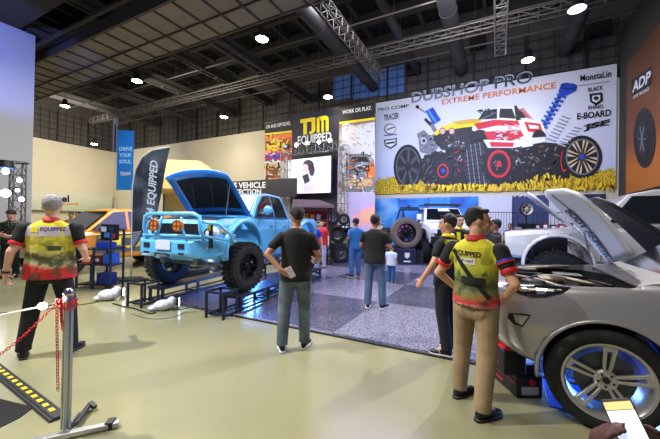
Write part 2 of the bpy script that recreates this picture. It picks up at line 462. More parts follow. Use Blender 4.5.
# ---------------------------------------------------------------- high bay lamps
lampglow = M('lamp glow', (255, 246, 215), .4, emit=40)
where = ['nearest, above the soffit edge', 'left, below the ribbed soffit', 'hanging in front of the cream back wall', 'far left, beside the pale column',
         'just above the navy backdrop', 'above the monster truck banner', 'at the top right, partly beside a duct', 'small, deep in the far left corner']
for i, (px, py, z) in enumerate(((262, 39, 8.6), (137, 81, 8.6), (224, 117, 8.4), (65, 106, 8.6), (328, 97, 8.3), (528, 60, 8.4), (577, 9, 8.2), (94, 144, 7.6))):
    p = at(px, py, z)
    t = thing('high_bay_lamp', 'glowing high bay lamp on a rod, ' + where[i], 'lamp', p, 0, 'high bay lamps under the ceiling')
    b = MB(); b.lathe([(.11, .42), (.13, .30), (.16, .16), (.27, .02), (.27, -.01), (.24, 0), (.12, .12)], (0, 0, 0), n=20); b.build('lamp_shade', M('lamp housing', (60, 60, 62), .4, .7), t, smooth=True)
    b = MB(); b.lathe([(.05, .05), (.2, .02), (.235, -.01), (.16, -.05), (.02, -.065)], (0, 0, 0), n=20); b.build('lens', lampglow if i != 6 else M('cool lamp glow', (190, 215, 255), .4, emit=9), t, smooth=True)
    b = MB(); b.cyl((0, 0, .42), (0, 0, 11.6 - z), .015, n=6); b.build('rod', dgrey, t)
    l = bpy.data.lights.new('lamp light', 'SPOT'); l.energy = 260; l.color = WARM; l.spot_size = math.radians(120); l.spot_blend = .8; l.shadow_soft_size = .2
    lo = bpy.data.objects.new('lamp_light', l); COL.objects.link(lo); lo.parent = t; lo.location = (0, 0, -.12)

# ---------------------------------------------------------------- trusses
def truss_mb(p0, p1, w=.32, step=.45, r=.024, d=.014, up=(0, 0, 1)):
    b = MB(); p0 = V(p0); p1 = V(p1); ax = (p1 - p0).normalized(); u = V(up)
    if abs(ax.dot(u)) > .9: u = V((1, 0, 0))
    s = ax.cross(u).normalized(); u = s.cross(ax); cs = [s * (i * w / 2) + u * (j * w / 2) for i, j in ((1, 1), (1, -1), (-1, -1), (-1, 1))]
    for c in cs: b.cyl(p0 + c, p1 + c, r, n=6)
    n = max(1, int((p1 - p0).length / step))
    for k in range(n):
        a = p0 + (p1 - p0) * (k / n); e = p0 + (p1 - p0) * ((k + 1) / n)
        for q in range(4):
            c, c2 = cs[q], cs[(q + 1) % 4]; b.cyl(a + c, e + c2, d, n=4, caps=False)
            if k == 0: b.cyl(a + c, a + c2, d, n=4)
        for q in range(4): b.cyl(e + cs[q], e + cs[(q + 1) % 4], d, n=4, caps=False)
    return b
alu = M('aluminium truss', (150, 148, 145), .35, .85); dalu = M('dim truss', (100, 96, 92), .45, .6)
def truss(p0, p1, label, mat=dalu, name='hanging_truss', **k):
    t = thing(name, label, 'truss'); truss_mb(p0, p1, **k).build('truss_frame', mat, t); return t
t = truss((-4.93, 5.2, 8.42), (-4.93, 14.4, 8.42), 'dark lattice truss running to the backdrop beside the round duct', w=.34)
for y in (6, 14.2): b = MB(); b.cyl((-4.93, y, 8.6), (-4.93, y, 11.6), .02); b.build('chain', dgrey, t)
t = truss((0.05, 5.2, 8.42), (0.05, 14.2, 8.42), 'lattice truss ending above the lettering of the monster truck banner', alu, w=.36)
for y in (6, 14): b = MB(); b.cyl((.05, y, 8.6), (.05, y, 11.6), .02); b.build('chain', dgrey, t)
t = truss((-27, 12.9, 8.8), (6, 12.9, 8.8), 'long cross truss spanning the hall from left to right', w=.3, step=.6)
for i in range(12): b = MB(); b.cyl((-26 + 2.8 * i, 12.9, 8.9), (-26 + 2.8 * i, 12.9, 11.6), .012, n=5); b.build('rod', dgrey, t)
# ================================================================ BANNERS AND BACKDROPS
class Sheet:
    """flat print on a plane; shapes are given by the pixel where the photograph shows them and land on the plane"""
    def __init__(s, o, n, root): s.o = V(o); s.n = V(n).normalized(); s.root = root; s.b = MB(); s.l = 1
    def P(s, p, l=0): return onP(p[0], p[1], s.o, s.n) + s.n * (l * .004 + .004)
    def poly(s, pts, mat, l=None):
        s.b.use(mat); s.b.poly([s.P(p, l if l is not None else s.l) for p in pts]); return s
    def ell(s, cx, cy, rx, ry, mat, l=None, a0=0, a1=360, n=24, rot=0):
        pts = []; c = math.cos(math.radians(rot)); q = math.sin(math.radians(rot))
        for i in range(n):
            t = math.radians(a0 + (a1 - a0) * i / n); x = rx * math.cos(t); y = ry * math.sin(t)
            pts.append((cx + x * c - y * q, cy + x * q + y * c))
        return s.poly(pts, mat, l)
    def line(s, p0, p1, w, mat, l=None):
        dx = p1[0] - p0[0]; dy = p1[1] - p0[1]; L = math.hypot(dx, dy) or 1; nx = -dy / L * w / 2; ny = dx / L * w / 2
        return s.poly([(p0[0] + nx, p0[1] + ny), (p1[0] + nx, p1[1] + ny), (p1[0] - nx, p1[1] - ny), (p0[0] - nx, p0[1] - ny)], mat, l)
    def done(s, name): o = s.b.build(name, None, s.root, fix=False); s.b = MB(); return o
    def text(s, str_, bl, br, tl, mat, name='lettering', bold=.02, l=6, slant=0): return text_quad(str_, s.P(bl, l), s.P(br, l), s.P(tl, l), mat, s.root, name, bold, 0, slant)
def pm(name, rgb=None, r=.6): return M('print ' + name, rgb, r)
K = pm('black', (20, 20, 24)); WH = pm('white', (226, 227, 232)); YE = pm('yellow', (240, 214, 20)); NV = pm('navy', (20, 24, 48)); RD = pm('red', (205, 30, 50))
GR = pm('grey', (120, 122, 130)); DG = pm('dark grey', (52, 53, 60)); BL = pm('blue', (24, 70, 190)); LB = pm('light blue', (110, 150, 215)); OR = pm('orange', (226, 120, 40)); SV = pm('silver', (178, 184, 196)); MG = pm('magenta', (190, 40, 110)); PK = pm('pink', (232, 170, 185)); BR = pm('brown', (110, 70, 40)); CY = pm('cyan', (60, 150, 220)); TN = pm('tan', (205, 180, 130))

# ---- the large monster truck banner
YB = YW - .06
bn = thing('banner', 'huge white banner with a monster truck print and sponsor logos', 'banner')
lt, rt, lb, rb = onY(376, 102, YB), onY(617, 64, YB), onY(376, 193, YB), onY(615, 190, YB)
zt = (lt.z + rt.z) / 2; zb = (lb.z + rb.z) / 2; x0, x1 = lt.x, rt.x
cl = NT('banner cloth', .65)
xx, yy, zz = cl.xyz(); h = cl.math('DIVIDE', cl.math('SUBTRACT', zz, zb), zt - zb)
nn = cl.noise(2.2, 6); nf = cl.noise(14, 4)
hh = cl.math('ADD', h, cl.math('MULTIPLY', cl.math('SUBTRACT', nn, .5), .22))
sky_ = cl.ramp(h, [(.0, (176, 190, 224)), (.35, (206, 210, 228)), (1, (226, 226, 232))])
grass = cl.mix(cl.ramp(nf, [(.38, (0, 0, 0)), (.62, (255, 255, 255))]), (120, 96, 12), (240, 206, 40))
edge = cl.ramp(cl.math('SUBTRACT', hh, cl.math('MULTIPLY', cl.math('ABSOLUTE', cl.math('SINE', cl.math('MULTIPLY', cl.math('ADD', xx, 1.2), .55))), .10)), [(.10, (0, 0, 0)), (.125, (255, 255, 255))])
cl.color(cl.mix(edge, grass, sky_))
b = MB(); b.box2((x0, YB, zb), (x1, YB + .02, zt)); b.build('banner_cloth', cl.m, bn)
sh = Sheet((0, YB, 0), (0, -1, 0), bn)
def tyre2d(cx, cy, rx, ry, rim, blocks=0, hub=DG, tread=None):
    sh.ell(cx, cy, rx, ry, K, 2); 
    for i in range(blocks):
        t = 2 * PI * i / blocks; sh.line((cx + rx * .84 * math.cos(t), cy + ry * .84 * math.sin(t)), (cx + rx * 1.03 * math.cos(t + .12), cy + ry * 1.03 * math.sin(t + .12)), max(1.0, rx * .09), DG, 3)
    sh.ell(cx, cy, rx * .66, ry * .66, rim, 4); sh.ell(cx, cy, rx * .54, ry * .54, DG, 5); sh.ell(cx, cy, rx * .2, ry * .2, hub, 7)

rnd = random.Random(3)
def scat(cx, cy, rx, ry, n, mats, l=6, lmin=1.5, lmax=5, wmin=.5, wmax=1.6, ang=None):
    for i in range(n):
        a = rnd.uniform(0, 2 * PI); r = rnd.random() ** .5; x = cx + rx * r * math.cos(a); y = cy + ry * r * math.sin(a); t = rnd.uniform(0, PI) if ang is None else ang + rnd.uniform(-.4, .4); L = rnd.uniform(lmin, lmax) / 2
        sh.line((x - L * math.cos(t), y - L * math.sin(t)), (x + L * math.cos(t), y + L * math.sin(t)), rnd.uniform(wmin, wmax), rnd.choice(mats), l + (i % 4) * .5)
def lugs(cx, cy, rx, ry, n, l=3):
    for i in range(n):
        t = 2 * PI * i / n; sh.poly([(cx + rx * .86 * math.cos(t - .09), cy + ry * .86 * math.sin(t - .09)), (cx + rx * 1.05 * math.cos(t - .05), cy + ry * 1.05 * math.sin(t - .05)), (cx + rx * 1.05 * math.cos(t + .08), cy + ry * 1.05 * math.sin(t + .08)), (cx + rx * .86 * math.cos(t + .05), cy + ry * .86 * math.sin(t + .05))], DG if i % 2 else K, l)
GB = pm('grey blue', (84, 92, 116)); GG = pm('grass gold', (226, 190, 40)); GD = pm('grass dark', (150, 118, 22)); DR = pm('dark red', (120, 24, 40))
# wheel standing at the far left
sh.ell(408, 167, 14.5, 22.5, K, 1); sh.ell(408, 167, 12, 19.5, GB, 2); sh.ell(408, 167, 10.8, 18, K, 3)
for i in range(7): t = 2 * PI * i / 7 + .3; sh.poly([(408 + 2 * math.cos(t - .6), 167 + 3 * math.sin(t - .6)), (408 + 10.6 * math.cos(t - .2), 167 + 17.6 * math.sin(t - .2)), (408 + 10.6 * math.cos(t + .16), 167 + 17.6 * math.sin(t + .16)), (408 + 2 * math.cos(t + .6), 167 + 3 * math.sin(t + .6))], DG, 4); sh.line((408, 167), (408 + 10 * math.cos(t), 167 + 17 * math.sin(t)), .8, GB, 5)
sh.ell(408, 167, 3, 4.5, K, 6)
# shaded underside from tyre to tyre
sh.poly([(444, 140), (480, 136), (540, 142), (566, 144), (570, 178), (520, 184), (450, 186)], K, 2)
scat(458, 160, 12, 14, 60, [RD, DR, SV, DG, MG, K], 5); scat(512, 154, 10, 12, 40, [SV, DG, K, GR, DR], 5); scat(540, 160, 22, 16, 60, [DG, K, BR, GR], 4)
# front left tyre
sh.ell(438, 170, 19.5, 18.5, K, 6); lugs(438, 170, 19.5, 18.5, 22, 7); scat(430, 170, 10, 15, 40, [DG, GB, K], 7.5, 3, 7, .6, 1.2, -1.0)
sh.ell(443, 171, 9.5, 11, pm('soft black', (30, 30, 38)), 9.6); sh.ell(443, 171, 5.6, 7, RD, 10); sh.ell(443, 171, 4.4, 5.6, K, 10.5); sh.ell(443, 171, 2, 2.4, BL, 11)
# front right tyre, tread side and face
sh.poly([(462, 150), (468, 143), (490, 140), (490, 187), (470, 186), (463, 176)], K, 6)
for i in range(9): sh.line((464 + i * 2.2, 146 - i * .5), (468 + i * 2.4, 184), 1.2, GR if i % 2 else DG, 7)
for i in range(8): sh.line((464, 150 + i * 4.4), (482, 146 + i * 4.8), .8, K, 7.5)
sh.ell(498, 163, 17, 24, K, 8); lugs(498, 163, 17, 24, 26, 8.5); sh.ell(499, 164, 11.5, 14, RD, 9.6); sh.ell(499, 164, 9.4, 11.6, DR, 10); sh.ell(499, 164, 8.4, 10.4, K, 10.4); scat(499, 164, 5, 6, 14, [DG, GR, RD], 10.8, 1, 3); sh.ell(499, 164, 2.4, 3, RD, 12.6)
# rear wheels in shade
sh.ell(562, 161, 9, 17, K, 4); sh.ell(564, 161, 3.6, 11, RD, 5); sh.ell(564, 161, 2.6, 9, K, 5.5)
# big display wheel on the right
sh.ell(582, 157, 20, 21.5, K, 6); sh.ell(582, 157, 16.4, 18, GR, 6.5); sh.ell(582, 157, 15.2, 16.8, K, 7)
for i in range(8):
    t = 2 * PI * i / 8 + .25
    for e in (-.13, .13): sh.poly([(582 + 3 * math.cos(t + e * 2), 157 + 3.4 * math.sin(t + e * 2)), (582 + 15 * math.cos(t + e - .075), 157 + 16.4 * math.sin(t + e - .075)), (582 + 15 * math.cos(t + e + .075), 157 + 16.4 * math.sin(t + e + .075)), (582 + 3.4 * math.cos(t + e * 3), 157 + 3.8 * math.sin(t + e * 3))], pm('cream spoke', (214, 200, 176)) if e < 0 else TN, 8)
sh.ell(582, 157, 4.2, 4.6, DG, 9); sh.ell(582, 157, 2.4, 2.7, BL, 10)
# front end
sh.poly([(433, 141), (436, 131), (446, 126), (478, 120), (482, 133), (474, 138), (466, 150), (442, 150)], pm('soft black', (30, 30, 38)), 9)
sh.poly([(434, 133), (441, 127), (458, 122), (482, 119), (480, 126), (462, 128), (444, 131), (436, 136)], YE, 11); sh.poly([(452, 122), (474, 119), (482, 120), (478, 123), (458, 125)], pm('gold', (214, 170, 30)), 11.5)
for q in (442.6, 452): sh.ell(q, 131.5, 3.2, 3.6, BR, 12); sh.ell(q, 131.5, 2.4, 2.8, PK, 12.5)
scat(454, 142, 14, 6, 40, [DG, GR, K, SV, BR], 11, 1.5, 4)
# cab, doors and bed
sh.poly([(474, 122), (482, 110), (500, 107), (522, 107), (529, 116), (541, 121), (546, 132), (545, 142), (514, 148), (488, 148), (482, 138), (472, 130)], WH, 10)
sh.poly([(478, 120), (484, 111), (497, 109), (497, 119)], pm('soft black'), 12); sh.line((480, 120), (496, 113), .7, GR, 13); sh.poly([(499, 118), (500, 109), (512, 109), (516, 119)], pm('soft black'), 12); sh.poly([(517, 119), (515, 109), (522, 109), (530, 118)], GR, 12); sh.poly([(518, 118), (517, 111), (521, 111), (526, 118)], K, 12.5)
scat(486, 112, 9, 3, 16, [K, DG, GR], 13, 2, 5)
sh.poly([(474, 124), (494, 120), (518, 121), (520, 126), (496, 126), (478, 130)], RD, 11.5); sh.poly([(484, 132), (520, 130), (524, 136), (512, 141), (488, 140)], RD, 11.5); sh.poly([(490, 142), (514, 143), (513, 147), (491, 147)], RD, 11.5)
sh.poly([(524, 122), (540, 124), (543, 133), (528, 132)], RD, 11.5); sh.poly([(528, 125), (538, 126), (539, 129), (530, 129)], WH, 12); scat(508, 133, 16, 9, 46, [WH, RD, PK, WH, BL, K], 12, 2, 6, .5, 1.3, .05)
sh.poly([(516, 121), (514, 106), (517, 106), (521, 120)], K, 13); sh.line((517, 108), (530, 119), 1, RD, 13); sh.line((522, 108), (533, 120), .9, RD, 13)
sh.ell(539, 138, 7, 8, K, 12, 180, 360); sh.ell(480, 141, 11, 11, K, 11, 180, 360); sh.poly([(524, 134), (530, 134), (533, 146), (522, 148)], WH, 12)
# silver joint and blue canister
sh.poly([(417, 134), (424, 130), (430, 136), (437, 133), (438, 148), (430, 155), (420, 152), (419, 142)], GR, 8); scat(428, 142, 9, 9, 26, [SV, GB, DG, K], 8.5, 1.5, 4); sh.ell(424, 141, 3, 3.6, SV, 10.6); sh.ell(424, 141, 1.5, 1.8, K, 11)
sh.line((430, 122), (437, 134), 4, GR, 7); sh.poly([(425.5, 111), (433, 107.5), (441, 120), (433.5, 125)], BL, 8); sh.poly([(427, 110.5), (429, 109.6), (437, 122), (435, 123)], CY, 9); sh.line((417, 107), (426, 113), 1.2, GR, 7); sh.ell(417.5, 107, 1.8, 1.8, K, 8); sh.line((425, 119), (431, 125), 3, K, 9)
# blue coil shock
sh.line((543, 128), (561, 94), 4, pm('deep blue', (16, 40, 130)), 7)
for i in range(8): sh.line((538.5 + i * 2.6, 124.5 - i * 4.3), (547.5 + i * 2.6, 128 - i * 4.3), 2.6, BL, 8); sh.line((538.5 + i * 2.6, 123.7 - i * 4.3), (546 + i * 2.6, 126.6 - i * 4.3), .7, CY, 8.5)
sh.poly([(558, 92), (561, 84), (567, 83), (577, 86), (576, 91), (568, 95), (562, 98)], BL, 9); sh.ell(569, 87, 8, 3.4, pm('deep blue'), 10); sh.ell(569.5, 86.4, 5.6, 2.0, BL, 11)
for i in range(8): sh.line((547 + i * 2.0, 138 - i * 3.2), (556 + i * 2.0, 141.5 - i * 3.2), 1.5, GR, 7); sh.line((547 + i * 2.0, 137.4 - i * 3.2), (555 + i * 2.0, 140.4 - i * 3.2), .5, WH, 7.5)
for i in range(7): sh.line((557 + i * 2.8, 144 - i * 2.8), (566 + i * 2.6, 147 - i * 3.0), 1.4, GR, 6.8); sh.line((557 + i * 2.8, 143.5 - i * 2.8), (565 + i * 2.6, 146 - i * 3.0), .5, WH, 7.2)
# grass in front of the tyres
for i in range(420):
    x = rnd.uniform(400, 612); hump = 190 - 4 - 13 * math.exp(-((x - 548) / 20) ** 2) - 8 * math.exp(-((x - 590) / 16) ** 2) - 3 * math.exp(-((x - 512) / 9) ** 2); y = rnd.uniform(hump, 189.5)
    sh.line((x, y + 2.4), (x + rnd.uniform(-2, 2), y - rnd.uniform(1, 3)), rnd.uniform(.8, 2.2), rnd.choice([GG, GG, YE, GD, pm('gold')]), 13 + (i % 5) * .3)
sh.done('truck_print')
BW = .02
def tl(bl, dx): return None
sh.text('DUBSHOP PRO', (411, 104), (532, 83), (411, 93), SV, 'title_lettering', .035, 5, .01)
sh.text('DUBSHOP', (411.6, 103), (489, 90), (411.6, 94), GR, 'title_lettering', .0, 7)
sh.text('PRO', (495, 89), (532, 82.5), (495, 78.5), DG, 'title_lettering', .0, 7)
sh.text('EXTREME PERFORMANCE', (442, 105), (556, 88.5), (442, 99.5), OR, 'title_lettering', .012, 7)
sh.text('PRO COMP', (378, 111.5), (409, 107.5), (378, 108.3), K, 'logo_lettering', .01)
sh.text('TRACER', (384, 121), (399, 118.6), (384, 115), DG, 'logo_lettering', .02)
sh.text('MonstaLin', (580, 82), (611, 77), (580, 75.5), K, 'logo_lettering', .02)
sh.text('BLACK', (588, 92.5), (603, 90), (588, 88), K, 'logo_lettering', .02)
sh.text('RHINO', (588, 110), (603, 108.6), (588, 106), K, 'logo_lettering', .02)
sh.text('E-BOARD', (577, 120), (611, 116), (577, 113.5), K, 'logo_lettering', .03)
sh.text('JSF', (583, 132), (609, 126.5), (583, 125), K, 'logo_lettering', .05, slant=.03)
sh.poly([(589, 94), (602, 92.5), (603, 101), (596, 106), (590, 102)], K, 5); sh.poly([(592, 96), (600, 95), (600, 100), (596, 103), (592, 101)], WH, 6); sh.ell(596, 98.5, 2.6, 2, K, 7)
sh.ell(390, 129, 6, 5.5, GR, 5); sh.ell(390.5, 129, 5, 4.4, WH, 6); sh.line((387, 130), (395, 127), 1.6, GR, 7); sh.line((384, 135.6), (397, 134.4), .8, K, 7)
sh.poly([(384, 140), (397, 138), (397, 145), (391, 149), (385, 146)], DG, 5); sh.poly([(385.5, 141), (395.6, 139.4), (395.6, 144), (391, 147.4), (386, 145)], WH, 6); sh.line((386.5, 143.6), (395, 142.3), 1.8, DG, 7)
sh.line((579, 86), (610, 81.5), .7, GR, 5); sh.ell(597, 127, 14, 4, GR, 4, 180, 350); sh.done('logo_print')
b = MB()
for px in (378, 420, 455, 490, 525, 560, 595, 615):
    q = onY(px, 100, YB); b.cyl((q.x, YB - .01, zt), (q.x, YB - .01, zt + .9), .012, n=5)
b.cyl((x0, YB - .01, zt), (x1, YB - .01, zt), .03, n=8); b.build('hanging_rail', dgrey, bn)

# ---- orange banner on the side wall
ob = thing('banner', 'orange side wall banner with a black tyre print', 'banner')
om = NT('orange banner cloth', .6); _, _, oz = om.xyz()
om.color(om.mix(om.math('MULTIPLY', om.noise(1.1, 5), .35), om.ramp(om.math('DIVIDE', om.math('SUBTRACT', oz, 3.0), 6.0), [(0, (168, 96, 30)), (.12, (176, 100, 32)), (.3, (110, 60, 24)), (1, (40, 26, 16))]), (150, 92, 40)))  # ramp darkens the upper cloth, painting in the dimmer light up there
XR = 4.42; a = onX(627, 64, XR); zt2 = a.z; y1_ = a.y; zb2 = onX(630, 193, XR).z
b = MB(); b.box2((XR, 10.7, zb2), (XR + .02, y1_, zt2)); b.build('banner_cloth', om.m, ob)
so = Sheet((XR, 0, 0), (-1, 0, 0), ob); so.P = lambda p, l=0: onX(p[0], p[1], XR) + V((-1, 0, 0)) * (l * .004 + .004)
so.ell(645, 138, 11, 30, K, 2)
for i in range(16): t = 2 * PI * i / 16; so.line((645 + 9 * math.cos(t), 138 + 26 * math.sin(t)), (645 + 11 * math.cos(t + .1), 138 + 30 * math.sin(t + .1)), 1.2, DG, 3)
so.ell(643, 139, 5, 17, DG, 4); so.ell(643, 139, 4, 15, K, 5)
for i in range(6): t = 2 * PI * i / 6; so.line((643, 139), (643 + 3.8 * math.cos(t), 139 + 14 * math.sin(t)), 1, GR, 6)
so.poly([(632, 80), (652, 66), (652, 84), (632, 96)], K, 2); so.done('tyre_print')
so.text('ADP', (633, 93), (651, 82), (634, 82), WH, 'lettering', .03, 5)
so.text('OFF ROAD', (634, 99), (650, 90), (634, 96), WH, 'lettering', .02, 5)

# ---- navy and yellow backdrop: three tall panels
q0 = at(264, 124, 7.9); q0 = dep(264, 124, 20.6); q1 = dep(376, 101, 16.6)
n_ = (V((q1.x, q1.y, 0)) - V((q0.x, q0.y, 0))).cross(V((0, 0, 1))).normalized()
if n_.dot(CO - q0) < 0: n_ = -n_
bd = thing('backdrop', 'tall navy and yellow booth backdrop with the large TJM EQUIPPED lettering', 'backdrop')
sb = Sheet(q0, n_, bd)
def panel(l, r, top_l, top_r, mat, name, bot=None, thick=.05):
    A = onP(l, top_l, q0, n_); B = onP(r, top_r, q0, n_); b = MB(); z = (A.z + B.z) / 2
    b.prism([(A.x, A.y, 0), (B.x, B.y, 0), (B.x, B.y, z), (A.x, A.y, z)], -n_ * thick); return b.build(name, mat, bd)
pmx = NT('panel photo print', .5)
px_, py_, pz_ = pmx.xyz(); w_ = pmx.noise(1.3, 5)
g0 = pmx.ramp(pmx.math('DIVIDE', pz_, 7.0), [(0, (150, 146, 170)), (.25, (190, 180, 205)), (.42, (205, 205, 220)), (.62, (200, 200, 205)), (.8, (225, 222, 215)), (1, (120, 110, 100))])
pmx.color(pmx.mix(pmx.ramp(w_, [(.52, (0, 0, 0)), (.66, (255, 255, 255))]), g0, (150, 110, 90)))
panel(265, 292, 123.5, 117, pmx.m, 'left_panel'); panel(292, 339.5, 115, 107.5, pm('panel navy', (22, 24, 46)), 'centre_panel', thick=.08); panel(339.5, 375, 107.8, 101.4, pmx.m, 'right_panel')
sb.poly([(265, 124), (292, 117), (292, 130.5), (265, 133.5)], K, 2); sb.poly([(265, 133.5), (292, 130.5), (292, 132.4), (265, 135.2)], YE, 2)
sb.poly([(339.5, 108), (375, 101.5), (375, 117.5), (339.5, 122)], K, 2); sb.poly([(339.5, 122), (375, 117.5), (375, 119.8), (339.5, 124.2)], YE, 2)
sb.poly([(265, 136), (292, 133), (292, 152), (265, 154)], OR, 1); sb.poly([(266, 142), (291, 139), (291, 147), (266, 150)], BR, 2); sb.poly([(267, 144), (280, 142), (280, 150), (267, 152)], YE, 3)
sb.poly([(265, 154), (292, 152), (292, 160), (265, 161)], RD, 2); sb.poly([(268, 155), (280, 154), (280, 158), (268, 159)], BL, 3); sb.poly([(265, 163), (280, 163), (280, 182), (265, 182)], TN, 2); sb.poly([(266, 168), (278, 167), (278, 178), (266, 178)], BR, 3)
sb.poly([(342, 128), (375, 122), (375, 172), (342, 172)], pm('pale photo', (214, 216, 222)), 2)
sb.poly([(344, 165), (346, 158), (352, 154), (368, 154), (374, 160), (375, 172), (346, 174)], GR, 3); sb.poly([(349, 162), (353, 157), (366, 157), (370, 162)], K, 4); sb.poly([(346, 166), (374, 165), (374, 169), (347, 170)], DG, 4); sb.poly([(366, 168), (375, 166), (375, 178), (366, 178)], OR, 5)
sb.poly([(342, 174), (375, 173), (375, 192), (342, 192)], GR, 2); sb.poly([(344, 180), (372, 179), (372, 186), (344, 186)], TN, 3)
sb.poly([(345, 193), (375, 193), (375, 232), (345, 236)], pm('dusk lilac', (188, 178, 222)), 2); sb.poly([(352, 216), (362, 209), (371, 205), (375, 206), (375, 226), (352, 226)], PK, 3); sb.poly([(360, 214), (372, 208), (375, 209), (375, 222), (362, 222)], pm('peach', (236, 180, 150)), 4)
sb.poly([(293, 108.2 + 6.5), (339, 107.6), (339, 151), (293, 152)], NV, 1)
def scatb(x0, x1, y0, y1, n, mats, l=5):
    for i in range(n):
        x = rnd.uniform(x0, x1); y = rnd.uniform(y0, y1); t = rnd.uniform(-.5, .5) + (PI / 2 if rnd.random() < .3 else 0); L = rnd.uniform(1, 3.5); a = (max(x0, min(x1, x - L * math.cos(t))), y - L * math.sin(t)); c = (max(x0, min(x1, x + L * math.cos(t))), y + L * math.sin(t)); sb.line(a, c, rnd.uniform(.6, 1.8), rnd.choice(mats), l + (i % 4) * .4)
scatb(266, 291, 135.5, 151, 60, [OR, BR, YE, RD, TN, K]); scatb(266, 291, 152, 162, 34, [RD, BL, WH, MG, K]); scatb(266, 281, 163, 181, 34, [TN, BR, K, WH, OR, GR])
scatb(343, 374, 124, 150, 36, [WH, TN, SV, pm('peach')]); scatb(345, 374, 153, 172, 60, [GR, K, DG, SV, OR, WH, BR]); scatb(343, 374, 174, 191, 46, [GR, TN, K, WH, BR, OR])
sb.done('panel_print')
for pts in ([(300.5, 119.6), (315.6, 117.3), (315.6, 121.0), (300.5, 123.4)], [(303.6, 122.4), (307.2, 121.8), (307.2, 134.4), (303.6, 135.0)], [(311.8, 120.8), (315.6, 120.2), (315.6, 130.8), (313.2, 133.5), (311.8, 133.7)], [(309.6, 131.6), (312.4, 131.0), (313.4, 133.5), (309.6, 134.2)],
            [(317.0, 118.4), (320.0, 116.6), (319.8, 116.5), (319.8, 132.5), (317.0, 132.9)], [(320.4, 116.5), (326.4, 115.6), (328.6, 117.4), (328.6, 119.6), (320.4, 120.6)], [(321.7, 119.8), (324.0, 119.4), (324.0, 131.8), (321.7, 132.2)], [(326.0, 118.4), (328.8, 118.0), (328.8, 131.1), (326.0, 131.6)]): sb.poly(pts, YE, 6)
sb.done('logo_lettering')
sb.text('EQUIPPED', (298, 146.5), (331.5, 142.2), (298, 136.5), WH, 'lettering', .02)
sb.text('ON AND OFF ROAD.', (266.5, 129), (291, 125), (266.5, 125.4), WH, 'lettering', .02)
sb.text('WORK OR PLAY.', (342.5, 114.5), (372, 110), (342.5, 110.5), WH, 'lettering', .03)
sb.text('GO', (342.5, 129), (350, 128), (342.5, 124.5), WH, 'lettering', .03)
sb.text('ANYWHERE', (346, 134), (372, 130.5), (346, 129.6), WH, 'lettering', .03)
sb.text('DO IT', (347, 138.6), (366, 136), (347, 134.4), WH, 'lettering', .03)

# ---- front truss portal with spotlights and screen
pt = thing('truss_portal', 'aluminium truss portal with spotlights in front of the navy backdrop', 'truss')
A = onP(284, 250, q0 + n_ * .9, n_); B = onP(342, 250, q0 + n_ * .9, n_); C_ = onP(284, 152, q0 + n_ * .9, n_); D_ = onP(342, 146, q0 + n_ * .9, n_)
ztp = (C_.z + D_.z) / 2
truss_mb((A.x, A.y, 0), (A.x, A.y, ztp), w=.4, step=.5).build('truss_leg', alu, pt)
truss_mb((B.x, B.y, 0), (B.x, B.y, ztp), w=.4, step=.5).build('truss_leg', alu, pt)
truss_mb((A.x, A.y, ztp), (B.x, B.y, ztp), w=.4, step=.5).build('truss_beam', alu, pt)
spotg = M('spot glow', (235, 240, 255), .4, emit=18)
A2 = V((A.x, A.y, ztp + .32)); B2 = V((B.x, B.y, ztp + .32))
nm = ['leftmost', 'second from the left', 'middle', 'second from the right', 'rightmost']
for i, k in enumerate((.02, .22, .42, .62, .80)):
    p = A2 + (B2 - A2) * k
    t = thing('spotlight', 'small stage spotlight on the truss portal, %s of the row of five' % nm[i], 'spotlight', p, math.atan2(n_.x, -n_.y), 'spotlights on the truss portal')
    b = MB(); b.cyl((0, .14, 0), (0, -.12, -.02), .09, .12, n=14); b.build('lamp_body', blk, t)
    b = MB(); b.cyl((0, -.12, -.02), (0, -.135, -.02), .115 if i else .10, n=14); b.build('lens', spotg if i else M('blue spot glow', (70, 110, 190), .3, emit=2), t)
    b = MB(); b.tube([(-.13, 0, 0), (-.13, 0, -.12), (.13, 0, -.12), (.13, 0, 0)], .012, 6); b.build('bracket', dgrey, t)
scr = thing('video_screen', 'bright LED screen showing a person with dark hair, hung below the truss', 'screen')
so2 = q0 + n_ * .5; ss = Sheet(so2, n_, scr)
E0 = onP(287.5, 158.5, so2, n_); E1 = onP(332, 155.5, so2, n_); E2 = onP(287.5, 194.5, so2, n_); E3 = onP(332, 194, so2, n_)
zt3 = (E0.z + E1.z) / 2; zb3 = (E2.z + E3.z) / 2
b = MB(); b.prism([(E0.x, E0.y, zb3), (E1.x, E1.y, zb3), (E1.x, E1.y, zt3), (E0.x, E0.y, zt3)], -n_ * .12); b.build('screen_case', blk, scr)
g = MB(); u_ = V((E1.x - E0.x, E1.y - E0.y, 0)).normalized() * .06
g.poly([V((E0.x, E0.y, zb3 + .06)) + u_ + n_ * .003, V((E1.x, E1.y, zb3 + .06)) - u_ + n_ * .003, V((E1.x, E1.y, zt3 - .06)) - u_ + n_ * .003, V((E0.x, E0.y, zt3 - .06)) + u_ + n_ * .003])
g.build('display', M('screen white', (232, 226, 248), .5, emit=1.15), scr)
hm = M('screen hair', (40, 34, 60), .5, emit=.12); sk = M('screen skin', (216, 170, 176), .5, emit=.8); sp_ = M('screen paper', (190, 186, 214), .5, emit=.9)
ss.ell(308.5, 165, 5.5, 5.2, hm, 2); ss.ell(312, 170, 3, 6, hm, 2); ss.ell(305.5, 168.5, 3, 4.5, sk, 3); ss.poly([(303, 175), (312, 172), (318, 182), (319, 192), (304, 192)], sp_, 1); ss.poly([(302, 176), (308, 173), (310, 181), (305, 184)], hm, 3); ss.done('picture')

